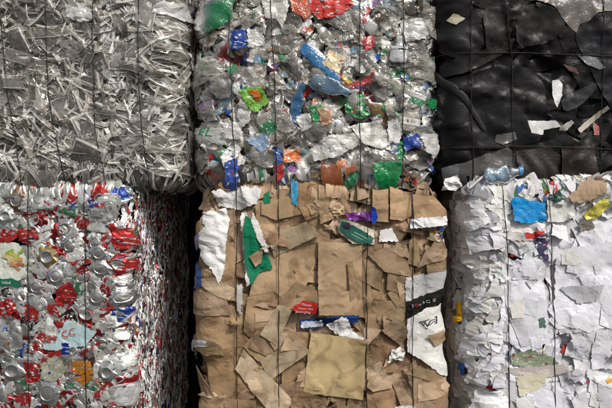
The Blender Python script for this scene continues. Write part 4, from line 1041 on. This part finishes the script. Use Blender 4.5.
# ================================================================== 6. paper, lower right
def bale_paper():
    B = Bale('waste_paper_bale', 'bale of crumpled white waste paper with blue and yellow scraps, under the black film bale', 'bale', .77, 1.92, 0., -.3, 1.125, 1.1, .09, 66, (.2, .2, .2), lump=.02, rv=.05)
    r = B.rng
    for pts in ([(500, 180), (504, 250), (506, 330), (506, 415)], [(544, 170), (548, 250), (551, 330), (552, 415)]): B.wire(pts)
    B.wire([(600, 180), (606, 300), (640, 415)]) if False else None
    B.snapshot()
    wc = [(.8, .8, .82), (.76, .77, .82), (.68, .68, .71), (.83, .83, .81), (.74, .72, .68)]
    def ct(): return vary(wc[r.integers(5)], r, .06)
    big = [sheet(rand_poly(r.uniform(.15, .3), r.uniform(.12, .25), r), ct(), 'paper', r, spacing=.014, amp=.02, folds=6, wl=.06, curl=.03, name='paper_sheet') for _ in range(34)]
    mid = [sheet(rand_poly(r.uniform(.06, .14), r.uniform(.04, .1), r), ct(), 'paper', r, spacing=.01, amp=.022, folds=6, wl=.03, curl=.03, name='crumpled_paper') for _ in range(40)]
    oc = [(.7, .68, .62), (.25, .25, .26), (.5, .06, .05), (.05, .15, .45), (.55, .5, .15), (.1, .25, .12), (.7, .7, .7), (.65, .65, .65), (.65, .65, .65)]
    odd = [sheet(rand_poly(r.uniform(.03, .09), r.uniform(.015, .05), r), c, m, r, spacing=.009, amp=.012, folds=5, wl=.025, curl=.02, name='printed_scrap') for c, m in [(c, m) for c in oc for m in ('print', 'news', 'paper')]]
    def pos(): return r.uniform(-1.15, .52), r.uniform(B.z0+.05, B.z1+.05)
    for lay in range(2):
        for _ in range(110):
            u, v = pos(); B.place(big[r.integers(34)], u, v, r.uniform(0, 2*PI), .6, 55, tuple(r.normal(0, .06, 2)))
        for _ in range(110):
            u, v = pos(); B.place(mid[r.integers(40)], u, v, r.uniform(0, 2*PI), .5, 55, tuple(r.normal(0, .12, 2)))
        for _ in range(60):
            u, v = pos(); B.place(odd[r.integers(len(odd))], u, v, r.uniform(0, 2*PI), .5, 55, tuple(r.normal(0, .15, 2)))
    def pc(pts, col, label=None, mat='paper', kind='paper_sheet', **kw):
        kw.setdefault('amp', .012); kw.setdefault('wl', .06); kw.setdefault('folds', 6); kw.setdefault('spacing', .01)
        return piece(B, pts, col, mat, kind, label, **kw)
    L1 = (.8, .8, .85)
    pc([(488, 240), (545, 238), (550, 300), (545, 352), (500, 350), (486, 300)], L1, None, amp=.01, wl=.08)
    pc([(545, 240), (618, 236), (622, 330), (590, 342), (548, 330)], L1, None, amp=.01, wl=.08)
    pc([(486, 345), (510, 340), (512, 412), (486, 412)], L1, None, amp=.01)
    pc([(512, 372), (552, 366), (590, 372), (622, 380), (622, 414), (512, 414)], (.72, .73, .78), None, amp=.014)
    pc([(508, 300), (548, 292), (548, 352), (530, 352), (512, 340)], (.78, .78, .82), None, amp=.014, wl=.04)
    pc([(551, 330), (585, 326), (588, 342), (560, 352), (552, 352)], (.83, .83, .86), None, amp=.01)
    pc([(560, 352), (588, 344), (588, 366), (574, 372), (556, 364)], (.6, .58, .58), None, amp=.01)
    thin = [sheet(rand_poly(r.uniform(.1, .26), r.uniform(.06, .2), r), vary((.79, .79, .83) if r.random() < .6 else wc[r.integers(5)], r, .12), 'news' if r.random() < .14 else 'paper', r, spacing=.012, amp=.012, folds=7, wl=.045, curl=.01, rough=.001, name='paper_sheet') for _ in range(36)]
    for _ in range(120):
        u, v = B.P(r.uniform(488, 620), r.uniform(225, 412)); B.place(thin[r.integers(36)], u, v, r.choice([0, PI/2]) + r.normal(0, .35), .8, 60, tuple(r.normal(0, .03, 2)), scale=r.uniform(.5, 1.1), lift=.001, drape=True)
    for _ in range(34):
        u, v = B.P(r.uniform(488, 620), r.uniform(225, 412)); B.place(odd[r.integers(len(odd))], u, v, r.uniform(0, 6), .7, 60, (0, 0), scale=r.uniform(.2, .6), drape=True)
    pc([(490, 262), (540, 256), (546, 340), (520, 350), (490, 330)], L1, 'large pale grey sheet left of the second wire', amp=.012, wl=.05, smoothk=8)
    pc([(553, 250), (612, 240), (622, 318), (586, 330), (552, 322)], L1, 'large pale sheet right of the second wire', amp=.012, wl=.05, smoothk=8)
    for _ in range(26):
        u, v = B.P(r.uniform(488, 620), r.uniform(245, 412)); B.place(thin[r.integers(36)], u, v, r.uniform(0, 6), .8, 60, tuple(r.normal(0, .03, 2)), scale=r.uniform(.25, .6), lift=.001, drape=True)
    pc([(588, 340), (616, 337), (616, 369), (588, 367)], (.77, .77, .82), 'clean square pale sheet near the right edge', amp=.004, curl=.003)
    i = pc([(583, 367), (611, 372), (608, 387), (598, 383), (583, 375)], (.88, .88, .9), 'white card with an orange spot below the square sheet', amp=.004, curl=.01, lift=.004)
    V, F = stroke_shape([(-.008, 0), (.008, 0)], .018); B.decal(V, F, (.8, .4, .1), None, 605, 378, .3, i, 'print')
    V, F = stroke_shape([(-.008, 0), (.008, 0)], .008); B.decal(V, F, (.8, .65, .15), None, 603, 376, .9, i, 'print', .003)
    pc([(608, 344), (618, 342), (618, 356), (607, 356)], (.35, .2, .12), None, kind='printed_scrap')
    pc([(508, 351), (530, 349), (548, 354), (556, 362), (530, 368), (508, 362)], (.28, .32, .22), 'olive printed strip across the second wire', 'print', 'printed_scrap')
    pc([(480, 362), (510, 366), (560, 362), (566, 370), (540, 376), (510, 372)], (.5, .45, .42), None, 'paper', 'printed_scrap')
    pc([(512, 374), (545, 371), (536, 386), (516, 393)], (.7, .66, .5), 'cream sheet below the olive strip', amp=.006)
    pc([(488, 384), (499, 376), (503, 383), (493, 391)], (.35, .03, .05), 'dark red torn scrap near the first wire', kind='printed_scrap')
    pc([(535, 318), (541, 316), (542, 326), (536, 326)], (.1, .18, .14), None, kind='printed_scrap', amp=.003)
    pc([(556, 286), (600, 284), (592, 300), (574, 302)], (.5, .5, .53), None)
    # crumpled bright rim
    for _ in range(210):
        u, v = B.P(r.uniform(455, 625), r.normal(196, 10)); B.place(mid[r.integers(40)], u, v, r.uniform(0, 6), .45, 55, tuple(r.normal(0, .2, 2)), scale=r.uniform(.4, .95))
    for _ in range(70):
        u, v = B.P(r.uniform(455, 625), r.normal(193, 8)); B.place(odd[r.integers(len(odd))], u, v, r.uniform(0, 6), .45, 55, tuple(r.normal(0, .2, 2)), scale=r.uniform(.3, .7))
    # the left side: edges of upright pressed sheets, wavy
    wavy = []
    for k in range(40):
        L_ = r.uniform(.08, .28); w = r.uniform(.015, .045); n = int(L_/.01); ph = r.uniform(0, 9); V = []
        for a in range(n):
            x = -L_/2 + L_*a/(n-1); wob = .008*math.sin(ph + a*.4) + .005*math.sin(ph*2 + a*.9); ww = w*(1+.4*math.sin(ph+a*.33))
            for (y, z) in ((-.5, 0), (-.2, .25), (.15, .45), (.5, .95)):
                V.append((x, y*ww + wob, z*ww*.8 + r.normal()*.002))
        it = Item(); c = ct()*r.choice([.45, .8, 1, 1, 1]) if r.random() < .95 else np.array(oc[r.integers(len(oc))]); it.add('paper_edge', V, grid_faces(n, 4), c, 'paper' if r.random() < .8 else 'news'); wavy.append(it.done(0))
    e0 = B.hw
    for _ in range(930):
        u = -e0 - r.uniform(-.01, .85); v = r.uniform(B.z0+.04, B.z1-.01)
        B.place(wavy[r.integers(40)], u, v, PI/2 + r.normal(0, .2), .2, 50, (r.normal(0, .12), -abs(r.normal(0, .3))), scale=r.uniform(.6, 1.2), maxh=.09)
    for _ in range(90):
        u = -e0 - r.uniform(-.01, .4); v = r.uniform(.04, B.z1+.02)
        B.place(mid[r.integers(40)], u, v, PI/2 + r.normal(0, .4), .4, 60, tuple(r.normal(0, .3, 2)), scale=r.uniform(.5, .9), maxh=.1)
    for _ in range(60):
        u, v = B.P(r.uniform(452, 505), r.uniform(190, 240)); B.place(mid[r.integers(40)], u, v, r.uniform(0, 6), .6, 55, tuple(r.normal(0, .12, 2)), scale=r.uniform(.5, 1.1))
    pc([(470, 204), (486, 200), (492, 222), (480, 232), (468, 222)], (.85, .85, .87), 'bright crumpled sheet over the upper left corner', amp=.03, wl=.02, kind='crumpled_paper')
    pc([(508, 200), (513, 196), (524, 200), (541, 203), (542, 221), (526, 223), (512, 221)], (.01, .3, .72), 'bright blue plastic scrap near the top, between the wires', 'film', 'printed_scrap', amp=.025, wl=.03, lift=.006)
    pc([(543, 200), (570, 198), (572, 216), (560, 222), (544, 222)], (.72, .72, .69), 'grey torn card right of the blue scrap', amp=.006)
    pc([(582, 214), (594, 202), (604, 197), (606, 206), (598, 216), (586, 223)], (.75, .68, .12), 'yellow plastic scrap near the upper right', 'film', 'printed_scrap', amp=.02, wl=.025, lift=.005)
    pc([(576, 222), (590, 218), (592, 228), (578, 232)], (.2, .18, .15), None, kind='printed_scrap')
    pc([(500, 236), (514, 231), (524, 234), (541, 233), (540, 240), (510, 241)], (.7, .68, .66), 'patterned strip of paper over the first wire', 'news', 'printed_scrap', amp=.006)
    pc([(521, 233), (540, 231), (541, 237), (524, 238)], (.65, .05, .04), 'red scrap below the blue plastic', kind='printed_scrap')
    pc([(530, 238), (543, 232), (546, 262), (536, 256)], (.06, .05, .12), 'dark printed page edge beside the second wire', 'print', 'printed_scrap')
    pc([(545, 196), (556, 192), (562, 199), (550, 203)], (.01, .05, .035), 'dark green scrap at the top rim', 'film', 'printed_scrap', amp=.015, lift=.004)
    pc([(562, 196), (580, 188), (600, 184), (602, 192), (584, 202), (568, 203)], (.42, .3, .2), 'brown paper scrap on the top rim', amp=.02, wl=.03, lift=.004, kind='crumpled_paper')
    pc([(465, 308), (471, 304), (474, 322), (468, 327)], (.8, .45, .02), 'yellow orange strip on the left corner', 'film', 'printed_scrap')
    pc([(471, 366), (476, 366), (475, 378), (470, 378)], (.02, .12, .45), None, kind='printed_scrap')
    pc([(462, 392), (480, 382), (496, 388), (490, 412), (462, 412)], (.5, .49, .47), 'rolled newspaper at the bottom left corner', 'news', 'crumpled_paper', amp=.035, wl=.03)
    pc([(484, 388), (500, 386), (499, 408), (480, 408)], (.87, .87, .9), 'white card with small blue marks at the bottom left', amp=.004, lift=.006)
    B.finish((-1.2, .3, .08, 1.16))
    return B

bales = [bale_trays(), bale_bottles(), bale_black(), bale_cans(), bale_card(), bale_paper()]

# ------------------------------------------------------------------ loose things lying on the ledge between the two rows
def loose(it, name, label, cat, loc, rot, group=None, scale=1., tilt=0.):
    """an Item as a thing of its own"""
    c, s_ = math.cos(rot), math.sin(rot)
    V = it.V * scale; root = None
    for (nm, a, b, F, mk, sm) in it.shells:
        P = V[a:b]
        # local x along the ledge, local y goes up, z towards the viewer
        Q = np.column_stack([P[:, 0]*c - P[:, 1]*s_, -P[:, 2], P[:, 0]*s_ + P[:, 1]*c])
        o = mesh_obj(name if root is None else nm, Q, F, it.C[a:b], V[a:b] + RNG.uniform(0, 20, 3), M[mk], root, sm)
        if root is None:
            root = o; o.location = loc; o['label'] = label; o['category'] = cat
            if group: o['group'] = group
    return root
def LP(px, py, y):
    k = K*(D+y)/D; return ((px-306)*k, y, ZC-(py-204)*k)
rr = np.random.default_rng(5)
loose(bottle(rr, .17, .034, np.array((.4, .62, .8)), .3, (.1, .3, .6), None, flat=.7, detail=20), 'plastic_bottle', 'pale blue crushed bottle lying on the paper bale under the grey sheet', 'bottle', LP(501, 175, -.02), .12)
def bar(pts, w, col, mat='film'):
    V = []; P = np.array(pts, float)
    for i, p in enumerate(P):
        t = P[min(i+1, len(P)-1)] - P[max(i-1, 0)]; t /= np.linalg.norm(t); n = np.array([-t[1], t[0]])
        for (a, b) in ((1, .0), (1, .004), (-1, .004), (-1, 0)): V.append((*(p + n*a*w/2), b))
    n_ = len(P); F = grid_faces(n_, 4, True) + [(0, 1, 2, 3), tuple(4*(n_-1)+k for k in (3, 2, 1, 0))]
    it = Item(); it.add('strip', np.array(V), F, col, mat); return it.done(0)
loose(bar([(-.06, -.035), (-.02, .0), (.02, .035), (.03, .03), (.05, .0), (.07, -.02)], .008, (.8, .8, .8)), 'bent_strip', 'white strip bent to a peak, standing on the paper bale beside the blue bottle', 'plastic strip', LP(483, 180, -.05), 0)
loose(bar([(-.05, -.05), (-.04, -.02), (-.015, .005), (.02, .015), (.05, .03)], .012, (.35, .36, .36)), 'curved_strip', 'grey curved strip rising from the paper bale near the right edge', 'plastic strip', LP(588, 180, -.03), 0)
for (px, py, lb, c) in ((604, 183, 'crumpled white paper ball on the far right of the paper bale', (.8, .8, .8)), (573, 186, 'crumpled white paper on the paper bale below the dark brown film', (.78, .77, .75)), (452, 184, 'crumpled white paper at the left end of the paper bale top', (.78, .78, .8)), (530, 185, 'crumpled cream paper on the paper bale right of the blue bottle', (.7, .67, .6))):
    loose(sheet(rand_poly(.09, .06, rr), c, 'paper', rr, spacing=.008, amp=.05, folds=7, wl=.025, curl=.03), 'crumpled_paper', lb, 'paper', LP(px, py, -.035), rr.uniform(-.3, .3), 'paper scraps on the ledge')
for (px, py, lb, c) in ((320, 186, 'curled tan cardboard scrap sticking up at the top of the cardboard bale', (.45, .32, .2)), (405, 186, 'pale flat cardboard scrap on the cardboard bale under the green bottle base', (.6, .55, .48)), (222, 187, 'brown cardboard scrap at the top left of the cardboard bale', (.35, .22, .13))):
    loose(sheet(rand_poly(.08, .035, rr), c, 'card', rr, spacing=.008, amp=.03, folds=5, wl=.03, curl=.03, thick=.002), 'cardboard_scrap', lb, 'cardboard scrap', LP(px, py, -.04), rr.uniform(-.3, .3), 'cardboard scraps on the ledge')

# ------------------------------------------------------------------ setting
g = mesh_obj('ground', [(-30, -30, -.3), (30, -30, -.3), (30, 30, -.3), (-30, 30, -.3)], [(0, 1, 2, 3)], np.tile((.025, .024, .023, 1), (4, 1)), [(-30, -30, 0), (30, -30, 0), (30, 30, 0), (-30, 30, 0)], M['concrete'])  # ground colour darkened to paint in the shade between the bales
g['kind'] = 'structure'
def box_mesh(x0, x1, y0, y1, z0, z1):
    V = [(x0, y0, z0), (x1, y0, z0), (x1, y1, z0), (x0, y1, z0), (x0, y0, z1), (x1, y0, z1), (x1, y1, z1), (x0, y1, z1)]
    return V, [(0, 3, 2, 1), (4, 5, 6, 7), (0, 1, 5, 4), (1, 2, 6, 5), (2, 3, 7, 6), (3, 0, 4, 7)]
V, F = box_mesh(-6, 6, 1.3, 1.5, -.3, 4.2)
w = mesh_obj('added_backing', V, F, np.tile((.02, .02, .02, 1), (8, 1)), V, M['concrete'])  # added dark slab, put behind the bales to make the gaps black
w['label'] = 'added dark panel behind the bales that makes the gaps black'; w['category'] = 'added panel'

# ------------------------------------------------------------------ light
EL, AZ = 44, 34      # sun elevation; degrees to the right of straight behind the camera
w = bpy.data.worlds.new('World'); scene.world = w; w.use_nodes = True
nt = w.node_tree; bg = nt.nodes['Background']
sky = nt.nodes.new('ShaderNodeTexSky'); sky.sky_type = 'NISHITA'; sky.sun_disc = False
sky.sun_elevation = math.radians(EL)
dirv = Vector((math.sin(math.radians(AZ))*math.cos(math.radians(EL)), -math.cos(math.radians(AZ))*math.cos(math.radians(EL)), math.sin(math.radians(EL))))
sky.sun_rotation = math.atan2(dirv.x, dirv.y)
sky.dust_density = 4
hs = nt.nodes.new('ShaderNodeHueSaturation'); hs.inputs['Saturation'].default_value = .35
nt.links.new(sky.outputs[0], hs.inputs['Color']); nt.links.new(hs.outputs[0], bg.inputs[0]); bg.inputs[1].default_value = .085
sl = bpy.data.lights.new('sun', 'SUN'); sl.energy = 2.8; sl.angle = math.radians(11); sl.color = (1, .96, .9)
so = bpy.data.objects.new('sun', sl); COL.objects.link(so); so.rotation_euler = dirv.to_track_quat('Z', 'Y').to_euler()

cam = bpy.data.cameras.new('camera'); cam.lens = 35; cam.sensor_width = 36; cam.clip_end = 200; cam.clip_start = .05
co = bpy.data.objects.new('camera', cam); COL.objects.link(co); co.location = (0, -D, ZC); co.rotation_euler = (PI/2, 0, 0)
scene.camera = co
vs = scene.view_settings; vs.view_transform = 'Standard'; vs.look = 'None'; vs.gamma = 1; vs.exposure = -.1
scene.render.resolution_x = 1024; scene.render.resolution_y = 683
